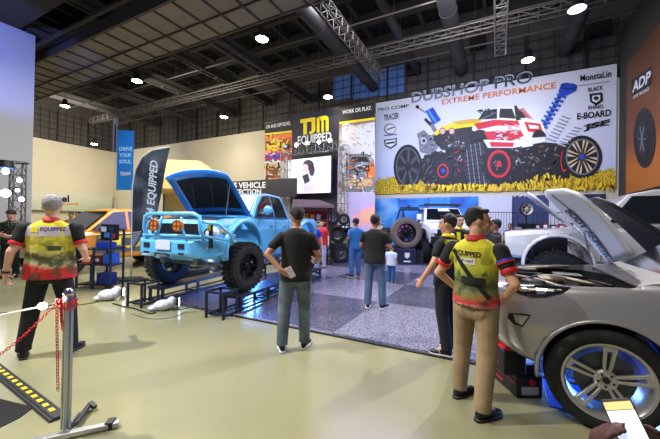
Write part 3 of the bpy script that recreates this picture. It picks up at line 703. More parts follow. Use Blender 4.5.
# ---- black board with white words, behind the blue pickup
bb = thing('sign_board', 'long black board lettered SERIOUS VEHICLE PROTECTION behind the blue pickup', 'sign')
yb = 14.7; La = onY(205, 180, yb); Lb = onY(296, 182.6, yb); Lc = onY(295, 196.5, yb)
b = MB(); b.box2((La.x, yb, (Lc.z)), (Lb.x, yb + .12, (onY(250, 180.5, yb).z))); b.build('board', M('board black', (34, 30, 44), .5), bb)
sgn = Sheet((0, yb, 0), (0, -1, 0), bb)
sgn.text('SERIOUS VEHICLE', (213, 188.6), (266, 188), (213, 183), WH, 'lettering', .03)
sgn.text('PROTECTION', (225, 194.8), (261.5, 194.4), (225, 189.6), WH, 'lettering', .03)
for px in (208, 293): q = onY(px, 190, yb); b = MB(); b.box2((q.x - .05, yb + .02, 0), (q.x + .05, yb + .1, Lc.z)); b.build('post', dgrey, bb)
b = MB(); a = onY(292, 200, 16.2); c_ = onY(312, 200, 16.2); b.box2((a.x, 16.2, 0), (c_.x, 16.3, 2.9)); tag(b.build('partition_panel', M('partition white', (214, 214, 226), .6)), 'plain white partition panel right of the black board', 'panel')

# ---- low backdrop panels below the monster truck banner
def lowp(px0, px1, mat, label, z1=2.9, y=16.9, deco=None):
    a = onY(px0, 200, y); c_ = onY(px1, 200, y)
    t = thing('backdrop_panel', label, 'panel', group=None); b = MB(); b.box2((a.x, y, 0), (c_.x, y + .08, z1)); b.build('board', mat, t)
    if deco:
        s_ = Sheet((0, y, 0), (0, -1, 0), t); deco(s_); s_.done('print')
    return t
def blu(name, c0, c1, c2):
    k = NT(name, .5); w = k.noise(1.0, 5); k.color(k.ramp(w, [(.3, c0), (.5, c1), (.7, c2)])); return k.m
aq = blu('aqua print', (30, 100, 190), (60, 150, 215), (150, 190, 230)); aq2 = blu('deep blue print', (16, 60, 150), (30, 110, 200), (70, 160, 225))
lowp(376, 398, aq, 'aqua blue printed panel left of the buggy stand')
lowp(398.2, 430, aq2, 'deep blue water print panel behind the big wheel', deco=lambda s: (s.line((400, 199), (428, 198), 1.2, LB, 2), s.line((410, 204), (430, 206), .8, CY, 2)))
lowp(430.2, 450, aq, 'pale blue print panel behind the white front facing pickup'); lowp(450.2, 478.5, aq2, 'blue print panel right behind the white pickup')
lowp(478.8, 512, M('grey white cloth', (196, 198, 208), .7), 'white grey cloth panel above the dark seated crowd', y=16.8)
lowp(512.3, 549, M('navy board', (44, 58, 100), .6), 'slate blue panel behind the small white display wheel', deco=lambda s: [s.line((514 + i * 5, 197), (518 + i * 5, 193.5 + i % 2), .7, WH, 2) for i in range(5)])
lowp(549.3, 583, M('grey white cloth', (196, 198, 208), .7), 'white grey cloth panel left of the dark blue one', y=16.8)
lowp(583.3, 606, M('dark blue board', (22, 32, 66), .6), 'dark blue panel at the right end of the row', deco=lambda s: (s.ell(592, 202, 7, 4, pm('teal', (40, 110, 130)), 2), s.ell(590, 201, 4, 2, CY, 3)))

# ---- blue hanging banner in the corner
hb = thing('hanging_banner', 'narrow blue hanging banner reading DRIVE YOUR SOUL', 'banner')
D0 = 21.0; a = dep(117.5, 130, D0); c_ = dep(134, 130, D0); zt4 = dep(125, 130.5, D0).z; zb4 = dep(125, 190, D0).z
n4 = V((c_.x - a.x, c_.y - a.y, 0)).cross(V((0, 0, 1))).normalized(); n4 = n4 if n4.dot(CO - a) > 0 else -n4
b = MB(); b.prism([(a.x, a.y, zb4), (c_.x, c_.y, zb4), (c_.x, c_.y, zt4), (a.x, a.y, zt4)], -n4 * .02); b.build('banner_cloth', pm('banner blue', (12, 112, 198)), hb)
s4 = Sheet(a, n4, hb); 
for i, w in enumerate(('DRIVE', 'YOUR', 'SOUL')): s4.text(w, (119.5, 151 + i * 6.3), (132.6 - (i > 0) * 1, 151 + i * 6.3), (119.5, 147 + i * 6.3), pm('pale aqua', (150, 205, 240)), 'lettering', .03)
s4.text('Nanso', (121, 176), (131, 175), (121, 171.5), WH, 'lettering', .0)
b = MB(); b.cyl((a.x, a.y, zt4), (a.x, a.y, 11.6), .01, n=5); b.cyl((c_.x, c_.y, zt4), (c_.x, c_.y, 11.6), .01, n=5); b.build('cord', dgrey, hb)
# ---- fuel banner on the left wall
fb = thing('wall_banner', 'pale green and white banner lettered fuel on the left wall', 'banner')
xf = XL + .35
fm = NT('fuel banner cloth', .7); _, _, fz = fm.xyz()
fm.color(fm.mix(fm.noise(.25, 2), fm.ramp(fm.math('DIVIDE', fm.math('SUBTRACT', fz, 2.0), 2.0), [(0, (122, 150, 70)), (.35, (170, 182, 130)), (.6, (196, 194, 168))]), (200, 200, 190)))
a = onX(20, 200, xf); c_ = onX(112, 200, xf); zt5 = onX(70, 192.5, xf).z; zb5 = onX(70, 211, xf).z
b = MB(); b.box2((xf, a.y, zb5), (xf + .04, c_.y, zt5)); b.build('banner_cloth', fm.m, fb)
s5 = Sheet((xf + .045, 0, 0), (1, 0, 0), fb); s5.text('fuel', (52, 202.3), (69, 202), (52, 195), NV, 'lettering', .03); s5.text('full service', (60, 205.5), (78, 204.5), (60, 203.2), OR, 'lettering', .03)
b = MB(); b.box2((xf - .1, a.y, 0), (xf, a.y + .1, zb5)); b.box2((xf - .1, c_.y - .1, 0), (xf, c_.y, zb5)); b.build('post', dgrey, fb)
# ================================================================ PEOPLE
skin_l = M('skin warm', (205, 152, 122), .55, noise=.05, nscale=12); skin_d = M('skin tan', (172, 118, 88), .55, noise=.05, nscale=12); skin_p = M('skin pale', (222, 172, 150), .55)
hair_k = M('black hair', (16, 14, 15), .6, bump=.9, bscale=140); hair_g = M('grey hair', (150, 146, 145), .7, bump=.8, bscale=120, noise=.15, nscale=30)
tee_k = M('black tee', (17, 18, 21), .85, bump=.5, bscale=9); tee_b = M('blue tee', (46, 112, 190), .85, bump=.4, bscale=9)
jean_g = NT('grey jeans', .85); jean_g.color(jean_g.mix(jean_g.ramp(jean_g.noise(5, 4), [(.35, (0, 0, 0)), (.7, (255, 255, 255))]), (72, 86, 96), (116, 128, 134))); jean_g.bump(jean_g.noise(9, 3), .5, .03); jean_g = jean_g.m
jean_b = M('blue jeans', (60, 112, 180), .85, noise=.2, nscale=6, bump=.4, bscale=9); jean_d = M('washed jeans', (78, 100, 128), .85, noise=.25, nscale=6, bump=.4, bscale=9)
khaki = M('khaki cloth', (150, 128, 96), .85, noise=.1, nscale=7, bump=.6, bscale=8); trou_k = M('black trousers', (15, 16, 20), .85, bump=.5, bscale=8)
shoe_k = M('black shoe', (14, 14, 16), .5); sole_w = M('white sole', (205, 205, 205), .6); sole_k = M('dark sole', (30, 30, 32), .6)

def print_shirt(name, seed, low_red=True):
    """yellow polo cloth, printed: pale panel, green brown camouflage low down, red band at the hem"""
    k = NT(name, .75); x, y, z = k.xyz(); w = k.noise(9, 5); w2 = k.noise(4 + seed, 4)
    zz = k.math('ADD', z, k.math('MULTIPLY', k.math('SUBTRACT', w2, .5), .16))
    zz = k.math('ADD', zz, k.math('MULTIPLY', x, -.10 if low_red else 0))
    zz = k.math('DIVIDE', k.math('SUBTRACT', zz, .82), .70)
    st = [(0, (96, 104, 84)), (.07, (205, 34, 44)), (.24, (196, 30, 40)), (.29, (176, 172, 128)), (.38, (86, 90, 52)), (.47, (196, 190, 110)), (.56, (206, 198, 60)), (1, (222, 210, 20))] if low_red else \
         [(0, (205, 205, 190)), (.13, (196, 28, 40)), (.24, (110, 118, 60)), (.34, (60, 70, 34)), (.46, (150, 156, 50)), (.58, (196, 190, 44)), (.8, (206, 196, 34)), (1, (200, 188, 24))]
    c = k.ramp(zz, st)
    d = k.ramp(w, [(.50, (0, 0, 0)), (.56, (255, 255, 255))]); low = k.ramp(zz, [(.50, (255, 255, 255)), (.78, (40, 40, 40))])
    f = k.math('MULTIPLY', k.math('MULTIPLY', d, low), .8)
    k.color(k.mix(f, c, (58, 62, 40))); k.bump(k.noise(10, 3), .45, .03); return k.m

def rings(pts, n=20):
    out = []
    for c, rx, ry in pts:
        out.append([V(c) + V((rx * math.cos(2 * PI * i / n), ry * math.sin(2 * PI * i / n), 0)) for i in range(n)])
    return out
def hand_into(b, w, d, palm, thumb, k=1.0, curl=.5, fr=.0085, spread=.0):
    """w wrist, d hand direction, palm = the way the palm faces, thumb = side of the thumb"""
    d = V(d).normalized(); palm = (V(palm) - d * V(palm).dot(d)).normalized(); t = d.cross(palm)
    if t.dot(V(thumb)) < 0: t = -t
    w = V(w); R = Matrix((t, d, palm)).transposed()
    b.sph(w + d * .045 * k, (.040 * k, .052 * k, .017 * k), R, 12); b.sph(w + d * .06 * k - t * .008 * k, (.036 * k, .04 * k, .015 * k), R, 12)
    b.cap(w - d * .02, w + d * .03 * k, .027 * k, .024 * k, 10)
    for i, (off, L) in enumerate(((.029, .070), (.0105, .080), (-.009, .074), (-.028, .058))):
        p = w + d * (.083 - abs(i - 1.2) * .004) * k + t * off * k; dd = (d + t * off * 6 * spread).normalized(); a = curl * (.55 + .1 * i)
        for s_, rr in ((.46, 1.0), (.30, .92), (.24, .82)):
            dd = (dd * math.cos(a) + palm * math.sin(a) * 1.0).normalized(); q = p + dd * L * s_ * k
            b.cap(p, q, fr * rr * k, fr * rr * .93 * k, 8); p = q; a = curl * .9
            pl = palm - dd * palm.dot(dd)
            palm_i = pl
    p = w + d * .022 * k + t * .026 * k; dd = (d * .62 + t * .75 + palm * .25).normalized()
    for s_, rr in ((.036, 1.25), (.028, 1.05), (.022, .92)):
        q = p + dd * s_ * k; b.cap(p, q, fr * rr * k, fr * rr * .92 * k, 8); p = q; dd = (dd + (palm * .35 + d * .35) * (.5 + curl * .5)).normalized()

def person(label, pos, rot, H=1.72, skin=skin_l, hair=hair_k, shirt=tee_k, trousers=jean_g, shoes=shoe_k, sole=sole_k, arms=None, feet=None, head=(0, 0), group=None,
           vox=.009, build=1.0, sleeve=.62, cuff=None, collar=None, haircap=1.0, sleeve_mat=None, cap=None, hipshift=(0, 0), hand=None, hem=.84, gir=1.0, headoff=None):
    bt = build * gir
    k = H / 1.75; root = thing('person', label, 'person', pos, rot, group); bd = build
    hx, hy = hipshift
    arms = arms or {}; feet = feet or {}
    # joints: R is the person's right (-x), L the left (+x); the person faces -y
    sh = {'R': V((-.185 * bd, .01, 1.41)), 'L': V((.185 * bd, .01, 1.41))}
    el = {}; wr = {}
    for s, sx in (('R', -1), ('L', 1)):
        a = arms.get(s, {}); el[s] = V(a.get('e', (sx * .27, .03, 1.13))); wr[s] = V(a.get('w', (sx * .29, -.06, .88)))
    ft = {'R': feet.get('R', (-.13, .02, 8)), 'L': feet.get('L', (.13, -.02, 8))}    # x, y, toe-out degrees
    kn = {}; an = {}; td = {}
    for s, sx in (('R', -1), ('L', 1)):
        fx, fy, ang = ft[s]; an[s] = V((fx, fy + .02, .09)); hp = V((sx * .095 + hx, hy, .90))
        kn[s] = feet.get('k' + s) or ((hp + an[s]) / 2 + V((sx * .008, -.03, .03))); kn[s] = V(kn[s])
        g = math.radians(ang); td[s] = V((sx * math.sin(g), -math.cos(g), 0))
    sc = Matrix.Scale(k, 4)
    def fin(b, name, mat, par, remesh=0, sm_=0, **kw):
        bmesh.ops.transform(b.bm, matrix=sc, verts=b.bm.verts); return b.build(name, mat, par, remesh=remesh, sm=sm_, smooth=True, **kw)
    # ---- body, one continuous surface
    b = MB()
    b.loft(rings([((hx, hy, .80), .09, .08), ((hx, hy, .86), .155 * bd, .11), ((hx, hy, .94), .165 * bd, .118), ((hx * .6, hy * .6, 1.06), .142 * bd, .10), ((0, 0, 1.20), .155 * bd, .108), ((0, 0, 1.32), .175 * bd, .112), ((0, .005, 1.40), .165 * bd, .095), ((0, .01, 1.45), .10, .07), ((0, .01, 1.49), .055, .055)]))
    for s in 'RL':
        b.cap(sh[s] * .96, el[s], .050 * bd, .040, 12); b.cap(el[s], wr[s], .040, .026, 12)
        hp = V(((-.095 if s == 'R' else .095) + hx, hy, .90))
        b.cap(hp, kn[s], .088, .056, 12); b.cap(kn[s], an[s], .055, .037, 12); b.cap(kn[s] + V((0, .02, -.12)), kn[s] + V((0, .01, -.2)), .045, .04, 10)
        b.cap(an[s], an[s] + td[s] * .12 + V((0, 0, -.045)), .036, .03, 10)
        a = arms.get(s, {}); d = V(a.get('d', (el[s] - wr[s]) * -1))
        hand_into(b, wr[s], d, a.get('p', (1 if s == 'R' else -1, 0, 0)), a.get('t', (0, -1, 0)), 1.0, a.get('curl', .45), .0088 if vox < .012 else .0105)
    b.cap((0, .012, 1.44), (0, .0, 1.55), .056, .052, 14)
    Rh = Matrix.Rotation(math.radians(head[0]), 3, 'Z') @ Matrix.Rotation(math.radians(head[1]), 3, 'X'); hc = V((0, -.005, 1.628)); hs = 1.09; hd = V(headoff) if headoff else V((0, 0, 0)); hc = hc + hd
    def hp_(x, y, z): return hc + Rh @ V((x * hs, y * hs, z * hs))
    b.sph(hp_(0, .012, .012), (.075 * hs, .092 * hs, .098 * hs), Rh, 18); b.sph(hp_(0, -.026, -.045), (.057 * hs, .062 * hs, .070 * hs), Rh, 16); b.sph(hp_(0, -.06, -.092), (.026 * hs, .022 * hs, .02 * hs), Rh, 10)
    b.cap(hp_(0, -.088, .008), hp_(0, -.108, -.024), .008, .0125, 8); b.sph(hp_(0, -.098, -.030), (.017 * hs, .012 * hs, .009 * hs), Rh, 8)
    b.cap(hp_(-.036, -.074, .028), hp_(.036, -.074, .028), .011, .011, 8); b.sph(hp_(-.038, -.066, -.028), (.018 * hs, .014 * hs, .014 * hs), Rh, 8); b.sph(hp_(.038, -.066, -.028), (.018 * hs, .014 * hs, .014 * hs), Rh, 8)
    for e in (-1, 1): b.sph(hp_(e * .077, .008, -.008), (.010 * hs, .020 * hs, .031 * hs), Rh, 8)
    body = fin(b, 'body', skin, root, vox, 2)
    b = MB()
    for e in (-1, 1): b.sph(hp_(e * .030, -.0795, .006), (.0125, .007, .006), Rh, 8)
    fin(b, 'eyes', M('eye', (40, 28, 24), .3), root)
    b = MB(); b.sph(hp_(0, -.0875, -.058), (.022, .008, .007), Rh, 10); fin(b, 'mouth', M('lips', (150, 84, 78), .5), root)
    b = MB()
    for e in (-1, 1): b.cap(hp_(e * .016, -.086, .030), hp_(e * .044, -.076, .031), .0045, .004, 6)
    fin(b, 'eyebrows', hair, root)
    # hair
    b = MB(); h = haircap
    b.sph(hp_(0, .030, .034), (.082 * h * hs, .084 * hs, .088 * h * hs), Rh, 18); b.sph(hp_(0, .056, -.012), (.062 * hs, .044 * hs, .050 * hs), Rh, 14); b.cap(hp_(-.045, -.048, .082), hp_(.045, -.046, .086), (.020 * hs), (.020 * hs), 10)
    for e in (-1, 1): b.sph(hp_(e * .070, .006, .022), (.014 * hs, .034 * hs, .03 * hs), Rh, 8)
    fin(b, 'hair', hair, root, max(.008, vox), 1)
    if cap:
        b = MB(); b.sph(hp_(0, .012, .05), (.092 * hs, .102 * hs, .082 * hs), Rh, 18); b.loft([[hp_(x_ * .075, -.08 - dy_, .045 - .01 * dy_ * 8 + q) for x_, dy_ in ((-1, 0), (-.8, .05), (0, .075), (.8, .05), (1, 0), (0, -.03))] for q in (0, .012)])
        fin(b, 'cap', cap, root, .008, 1)
    # shirt
    b = MB(); e_ = .016
    b.loft(rings([((hx, hy, hem), .178 * bt + e_, .142 * gir + e_), ((hx, hy, hem + .08), .178 * bt + e_, .138 * gir + e_), ((hx * .6, hy * .6, 1.07), .164 * bt + e_, .120 * gir + e_), ((0, 0, 1.20), .168 * (bd + bt) / 2 + e_, .118 * gir + e_), ((0, 0, 1.32), .182 * bd + e_, .116 + e_), ((0, .006, 1.405), .172 * bd + e_, .098 + e_), ((0, .01, 1.455), .105 + e_, .072 + e_), ((0, .01, 1.48), .066, .066)]))
    for s in 'RL':
        m_ = sh[s] + (el[s] - sh[s]) * sleeve; b.cap(sh[s] * .965, m_, .070 * bd, .058 if sleeve < .9 else .052, 14)
        if sleeve >= 1: b.cap(el[s], el[s] + (wr[s] - el[s]) * .9, .050, .038, 12)
    shirt_o = fin(b, 'shirt', shirt, root, max(vox, .010), 3)
    if sleeve_mat:
        for s in 'RL':
            b = MB(); m_ = sh[s] + (el[s] - sh[s]) * sleeve; a_ = sh[s] + (el[s] - sh[s]) * .12
            b.cap(a_, m_ + (el[s] - sh[s]) * .01, .071 * bd, .0625, 16); fin(b, 'sleeve', sleeve_mat, root, max(vox, .010), 1)
    if cuff:
        for s in 'RL':
            d = (el[s] - sh[s]).normalized(); m_ = sh[s] + (el[s] - sh[s]) * sleeve + d * .035
            b = MB(); b.cyl(m_, m_ + d * .035, .066, .065, 16); fin(b, 'cuff', cuff, root, bevel=.004)
    if collar:
        b = MB(); b.lathe([(.058, .030), (.066, .034), (.080, .002), (.094, -.020), (.084, -.022), (.062, .004)], (0, .01, 1.472), n=24, close=False); fin(b, 'collar', collar, root)
    # trousers
    b = MB(); b.loft(rings([((hx, hy, .79), .12, .10), ((hx, hy, .85), .166 * bt, .122 * gir), ((hx, hy, .93), .170 * bt, .126 * gir), ((hx, hy, 1.0), .156 * bt, .112)]))
    for s in 'RL':
        hp = V(((-.092 if s == 'R' else .092) + hx, hy, .88)); lo = an[s] + V((0, 0, -.012))
        b.cap(hp, kn[s], .103, .082, 14); b.cap(kn[s], lo + V((0, 0, .05)), .081, .068, 14); b.cyl(lo + V((0, 0, .06)), lo, .066, .070, 14)
    b.sph((hx - .07, hy + .062, .86), (.082, .065, .09)); b.sph((hx + .07, hy + .062, .86), (.082, .065, .09))
    tr = fin(b, 'trousers', trousers, root, max(vox, .011), 3)
    # shoes
    for s in 'RL':
        b = MB(); a = an[s]; f = td[s]; sd = V((-f.y, f.x, 0)); heel = V((a.x, a.y, 0)) - f * .065
        def sec(t, w, h, z0): c = heel + f * t; return [c + sd * (w * math.cos(2 * PI * i / 12)) + V((0, 0, z0 + h * (1 + math.sin(2 * PI * i / 12)) / 2)) for i in range(12)]
        b.loft([sec(0, .02, .05, .02), sec(.015, .034, .085, .012), sec(.07, .038, .11, .01), (sec(.12, .040, .09, .01)), sec(.18, .047, .062, .01), sec(.24, .045, .05, .01), sec(.275, .026, .036, .012)])
        o = fin(b, 'shoe', shoes, root, subsurf=1)
        b = MB(); out = [(0, .02), (.03, .038), (.10, .038), (.18, .050), (.24, .046), (.282, .02)]
        pts = [heel + f * (t - .008) + sd * w for t, w in out] + [heel + f * (t - .008) - sd * w for t, w in reversed(out)]
        b.prism(pts, (0, 0, .022)); so_ = fin(b, 'sole', sole, o)
    root['k'] = k
    return root, dict(sh=sh, el=el, wr=wr, body=body, shirt=shirt_o, trousers=tr, k=k, hc=hc, Rh=Rh, an=an)
def lo(root, p):
    return Matrix.Translation(root.location) @ Matrix.Rotation(root.rotation_euler.z, 4, 'Z') @ V([c * root['k'] for c in p])

shirt1 = print_shirt('printed polo cloth', 0); shirt2 = print_shirt('printed vest cloth', 2, False)
# --- 1. grey haired man at the left, seen from behind
A1 = at(48.5, 354); RT = facing(-.38, .92)
r1, j1 = person('grey haired man from behind, yellow printed polo with red cuffs, black trousers', A1, RT, 1.80, skin_p, hair_g, shirt1, trou_k, shoe_k, sole_k,
    arms={'L': dict(e=(.30, .10, 1.14), w=(.37, .02, .90), d=(.05, -.25, -.9), p=(-1, 0, -.1), t=(0, -1, 0), curl=.6),
          'R': dict(e=(-.31, .06, 1.15), w=(-.27, -.20, 1.02), d=(.2, -.9, 0), p=(0, 0, -1), t=(1, 0, 0), curl=.8)},
    feet={'R': (-.20, -.02, 18), 'L': (.20, .02, 22)}, head=(14, 4), vox=.009, build=1.12, gir=1.12, cuff=redm, collar=M('red collar', (176, 24, 40), .7), sleeve=.52, sleeve_mat=tee_k)
# --- 3. man in the middle
A3 = at(294.5, 349); 
r3, j3 = person('man from behind in black tee and grey jeans, phone held behind his back', A3, facing(-.12, .98), 1.74, skin_d, hair_k, tee_k, jean_g, shoe_k, sole_w,
    arms={'R': dict(e=(-.27, .02, 1.15), w=(-.26, -.22, 1.04), d=(-.05, -.95, .05), p=(.8, 0, -.4), t=(0, 0, 1), curl=.9),
          'L': dict(e=(.34, .12, 1.17), w=(.17, .21, .99), d=(-.75, .02, -.38), p=(0, -1, -.2), t=(0, .2, 1), curl=.4)},
    feet={'R': (-.12, -.04, 20), 'L': (.15, .04, 8)}, head=(14, 6), vox=.009)

ph = thing('mobile_phone', 'pale mobile phone held behind the back of the man in the middle', 'phone', lo(r3, (.065, .245, .975)), r3.rotation_euler.z)
b = MB(); b.box((0, 0, 0), (.07, .009, .13), Matrix.Rotation(.5, 3, 'Y')); b.build('phone_case', M('phone pale', (205, 196, 205), .3), ph, bevel=.004)
def back_text(r, j, s, x0, x1, z0, z1, mat, name='lettering', bold=.02, dz=0):
    return wrap_text(s, j['shirt'], lo(r, (x0, .25, z0)), lo(r, (x1, .25, z0 + dz)), lo(r, (x0, .25, z1)), mat, r, name, bold, .003)
def back_panel(r, j, x0, x1, z0, z1, mat, name='chest_print', y=.25, off=.002, n=8):
    """a printed area lying on the cloth"""
    tree = bvh_of(j['shirt']); b = MB(); g = []
    R3 = Matrix.Rotation(r.rotation_euler.z, 3, 'Z'); d = R3 @ V((0, -1 if y > 0 else 1, 0))
    for a in range(n + 1):
        row = []
        for c in range(n + 1):
            p = lo(r, (x0 + (x1 - x0) * a / n, y, z0 + (z1 - z0) * c / n)); h = tree.ray_cast(p, d); row.append(b.bm.verts.new((h[0] - d * off) if h[0] else p))
        g.append(row)
    for a in range(n):
        for c in range(n): b.face([g[a][c], g[a + 1][c], g[a + 1][c + 1], g[a][c + 1]])
    return wparent(b.build(name, mat, None, smooth=True), r)
pale_l = M('pale print', (196, 186, 205), .8); navy_l = M('navy print', (40, 34, 96), .8); yel_l = M('yellow print', (240, 216, 20), .7); blk_l = M('black print', (16, 16, 18), .8)
back_panel(r1, j1, .19, -.20, 1.30, 1.41, pale_l); back_panel(r1, j1, .18, .075, 1.345, 1.40, yel_l, off=.004)
back_text(r1, j1, 'EQUIPPED', .055, -.17, 1.352, 1.40, navy_l); back_text(r1, j1, 'TJM', .165, .09, 1.355, 1.39, blk_l, bold=.03)
back_panel(r1, j1, -.02, -.13, 1.15, 1.20, M('olive print', (70, 76, 50), .8), 'cloth_print'); 
b = MB(); w = j1['wr']['L']; e = j1['el']['L']; d = (e - w).normalized(); b.cyl((w + d * .02) * j1['k'], (w + d * .045) * j1['k'], .034, .035, 16); b.build('wristwatch', blk, r1)

# --- 4. man in blue at the back
r4, j4 = person('man in a plain blue tee and blue jeans standing on the mat, seen from behind', at(355, 277), facing(-.35, .93), 1.66, skin_d, hair_k, tee_b, jean_b, shoe_k, sole_w,
    arms={'L': dict(e=(.26, .02, 1.14), w=(.22, -.12, .96)), 'R': dict(e=(-.24, -.06, 1.16), w=(-.14, -.24, 1.12), d=(.6, -.6, .2))}, feet={'R': (-.10, 0, 15), 'L': (.13, .02, 15)}, vox=.013, head=(10, 12), cap=M('dark cap', (28, 30, 48), .8))
# --- 5. man with folded arms
r5, j5 = person('man in black tee and washed jeans with folded arms, beside the man in blue', at(374, 308), facing(.35, .93), 1.70, skin_d, hair_k, tee_k, jean_d, M('dark blue trainer', (20, 26, 46), .6), sole_w,
    arms={'L': dict(e=(.27, -.02, 1.16), w=(.02, -.23, 1.17), d=(-.95, 0, .1), p=(0, 1, 0), t=(0, 0, 1)), 'R': dict(e=(-.28, -.02, 1.15), w=(-.03, -.27, 1.11), d=(.95, .05, .1), p=(0, 1, 0), t=(0, 0, 1))},
    feet={'R': (-.15, -.04, 22), 'L': (.11, .03, 12)}, vox=.010, head=(-8, 4), build=1.06)
# --- 6. small child
r6, j6 = person('small child in a white top and teal trousers beside the man with folded arms', at(391, 284), facing(.5, .5), .98, skin_p, hair_k, M('white top', (215, 222, 235), .8), M('teal trousers', (30, 90, 150), .8), M('pale shoe', (190, 190, 200), .6), sole_w, vox=.014, build=1.25)
# --- 7. man in the printed polo, foreground
A7 = at(474, 408)
r7, j7 = person('man in yellow printed polo with sling strap and khaki trousers, looking right', A7, facing(.74, .67), 1.70, skin_l, hair_k, shirt2, khaki, shoe_k, sole_k,
    arms={'R': dict(e=(-.335, .07, 1.13), w=(-.20, -.06, .96), d=(.45, -.85, -.25), p=(1, 0, 0), t=(0, 0, 1), curl=.6), 'L': dict(e=(.33, .04, 1.14), w=(.20, -.10, .98), d=(-.4, -.8, -.1), p=(-1, 0, 0), t=(0, 0, 1), curl=.6)},
    feet={'R': (-.12, .10, 20), 'L': (.17, -.10, -10)}, head=(-58, 4), headoff=(0, -.035, 0), vox=.0085, build=1.0, cuff=redm, sleeve=.50, sleeve_mat=tee_k, collar=M('red collar'), hem=.90)
back_text(r7, j7, 'EQUIPPED', .13, -.09, 1.325, 1.375, blk_l, bold=.03, dz=-.012); back_panel(r7, j7, .12, -.05, 1.255, 1.31, M('white print', (205, 205, 190), .8))
back_text(r7, j7, 'off road', .09, -.03, 1.275, 1.30, blk_l, bold=.01)
# sling strap across the back and belt
tree7 = bvh_of(j7['shirt']); b = MB(); pl = []; R3 = Matrix.Rotation(r7.rotation_euler.z, 3, 'Z'); dn = R3 @ V((0, -1, 0))
for i in range(25):
    t = i / 24; p = lo(r7, (.165 - .32 * t, .3, 1.37 - .38 * t)); h = tree7.ray_cast(p, dn)
    if h[0]: pl.append(h[0] - dn * .004)
for p, q in zip(pl, pl[1:]): b.bar(p, q, .006, .036)
wparent(b.build('sling_strap', blk, None), r7)
back_panel(r7, j7, .06, -.13, 1.10, 1.155, M('black pouch', (18, 18, 20), .6), 'belt_pouch', off=.02)
# flag patch on the right sleeve
b = MB(); dS = (j7['el']['R'] - j7['sh']['R']).normalized(); c_ = (j7['sh']['R'] + dS * .12) * j7['k']
for q, m_ in ((0, bluem), (1, redm)):
    b.use(m_); b.cyl(c_ + dS * (.016 * q), c_ + dS * (.016 * q + .015), .0685 * j7['k'], n=20, caps=False)
b.build('sleeve_patch', None, r7)
# --- 8. man behind him
r8, j8 = person('half hidden man in black shirt with yellow collar, arm reaching down left', at(446, 352), facing(-.62, .78), 1.67, skin_l, hair_k, tee_k, trou_k, shoe_k, sole_w,
    arms={'L': dict(e=(.30, .0, 1.15), w=(.33, -.14, .93), d=(.1, -.5, -.8), curl=.5), 'R': dict(e=(-.26, 0, 1.14), w=(-.24, -.14, .92))}, feet={'R': (-.12, 0, 10), 'L': (.12, .06, 20)}, vox=.010, head=(18, 6), collar=yel, sleeve=.6)
back_panel(r8, j8, .17, .02, 1.33, 1.43, yel_l, 'shoulder_print')
# white stripes on the shoes of man 8 are part of the shoe
for ch in [c for c in r8.children if c.name.startswith('shoe')]:
    x = sum(v.co.x for v in ch.data.vertices) / len(ch.data.vertices); y = sum(v.co.y for v in ch.data.vertices) / len(ch.data.vertices)
    b = MB()
    for q in range(3):
        for sx in (-1, 1): b.box((x + sx * .038, y + .0 - .022 * q, .055), (.006, .008, .05), Matrix.Rotation(.4, 3, 'X'))
    b.build('shoe_stripe', sole_w, ch)
# --- 9. face to the camera, behind
r9, j9 = person('man facing the camera in a black and yellow vest, between the two heads', gnd(459.5, 6.4), facing(.05, -1), 1.74, skin_p, hair_k, tee_k, trou_k, vox=.011, collar=yel)
back_panel(r9, j9, -.10, -.03, 1.12, 1.40, yel_l, 'chest_print', y=-.25); back_panel(r9, j9, .10, .04, 1.12, 1.36, yel_l, 'chest_print', y=-.25)
# --- 2. man at the far left
r2, j2 = person('man in a dark printed shirt and cap at the left edge, facing the camera', gnd(11, 8.15), facing(.3, -.95), 1.72, skin_l, hair_k, NT('dark floral cloth', .8).m, trou_k, vox=.012, cap=M('dark cap 2', (24, 24, 28), .8), build=1.1,
    arms={'R': dict(e=(-.27, 0, 1.15), w=(-.10, -.24, 1.12), d=(.8, -.4, 0)), 'L': dict(e=(.27, 0, 1.15), w=(.12, -.24, 1.08), d=(-.8, -.4, 0))})
k_ = MATS['dark floral cloth'].node_tree; kb = k_.nodes['Principled BSDF']; kn_ = k_.nodes.new('ShaderNodeTexVoronoi'); kn_.inputs['Scale'].default_value = 22; kr = k_.nodes.new('ShaderNodeValToRGB')
kt = [n for n in k_.nodes if n.type == 'TEX_COORD'][0]; k_.links.new(kt.outputs['Object'], kn_.inputs['Vector']); kr.color_ramp.elements[0].color = lin((150, 160, 110)); kr.color_ramp.elements[0].position = .12; kr.color_ramp.elements[1].color = lin((16, 18, 16)); kr.color_ramp.elements[1].position = .3
k_.links.new(kn_.outputs['Distance'], kr.inputs[0]); k_.links.new(kr.outputs[0], kb.inputs['Base Color'])
# --- small background figures
dk = M('dark shirt', (28, 28, 36), .8)
person('distant person in orange, left of the orange pickup', gnd(71, 13.0), facing(.4, -.9), 1.76, skin_d, hair_k, M('brown shirt', (130, 80, 50), .8), trou_k, vox=.018)
person('distant taller person in white, just left of the orange pickup windscreen', gnd(78, 15.5), facing(-.4, -.9), 1.84, skin_d, hair_k, M('pale shirt', (190, 180, 170), .8), trou_k, vox=.018)
r11, j11 = person('person in a blue and yellow top beside the tool display', gnd(313.5, 9.6), facing(.3, -.9), 1.62, skin_p, hair_k, M('royal blue top', (34, 62, 190), .8), M('white trousers', (180, 180, 200), .8), vox=.014)
back_panel(r11, j11, -.16, .05, 1.25, 1.42, yel_l, 'chest_print', y=-.25)
person('person in a red top beside the tool display', gnd(321.5, 10.8), facing(-.2, -.9), 1.60, skin_p, hair_k, M('red top', (205, 36, 46), .8), M('white trousers'), vox=.016)
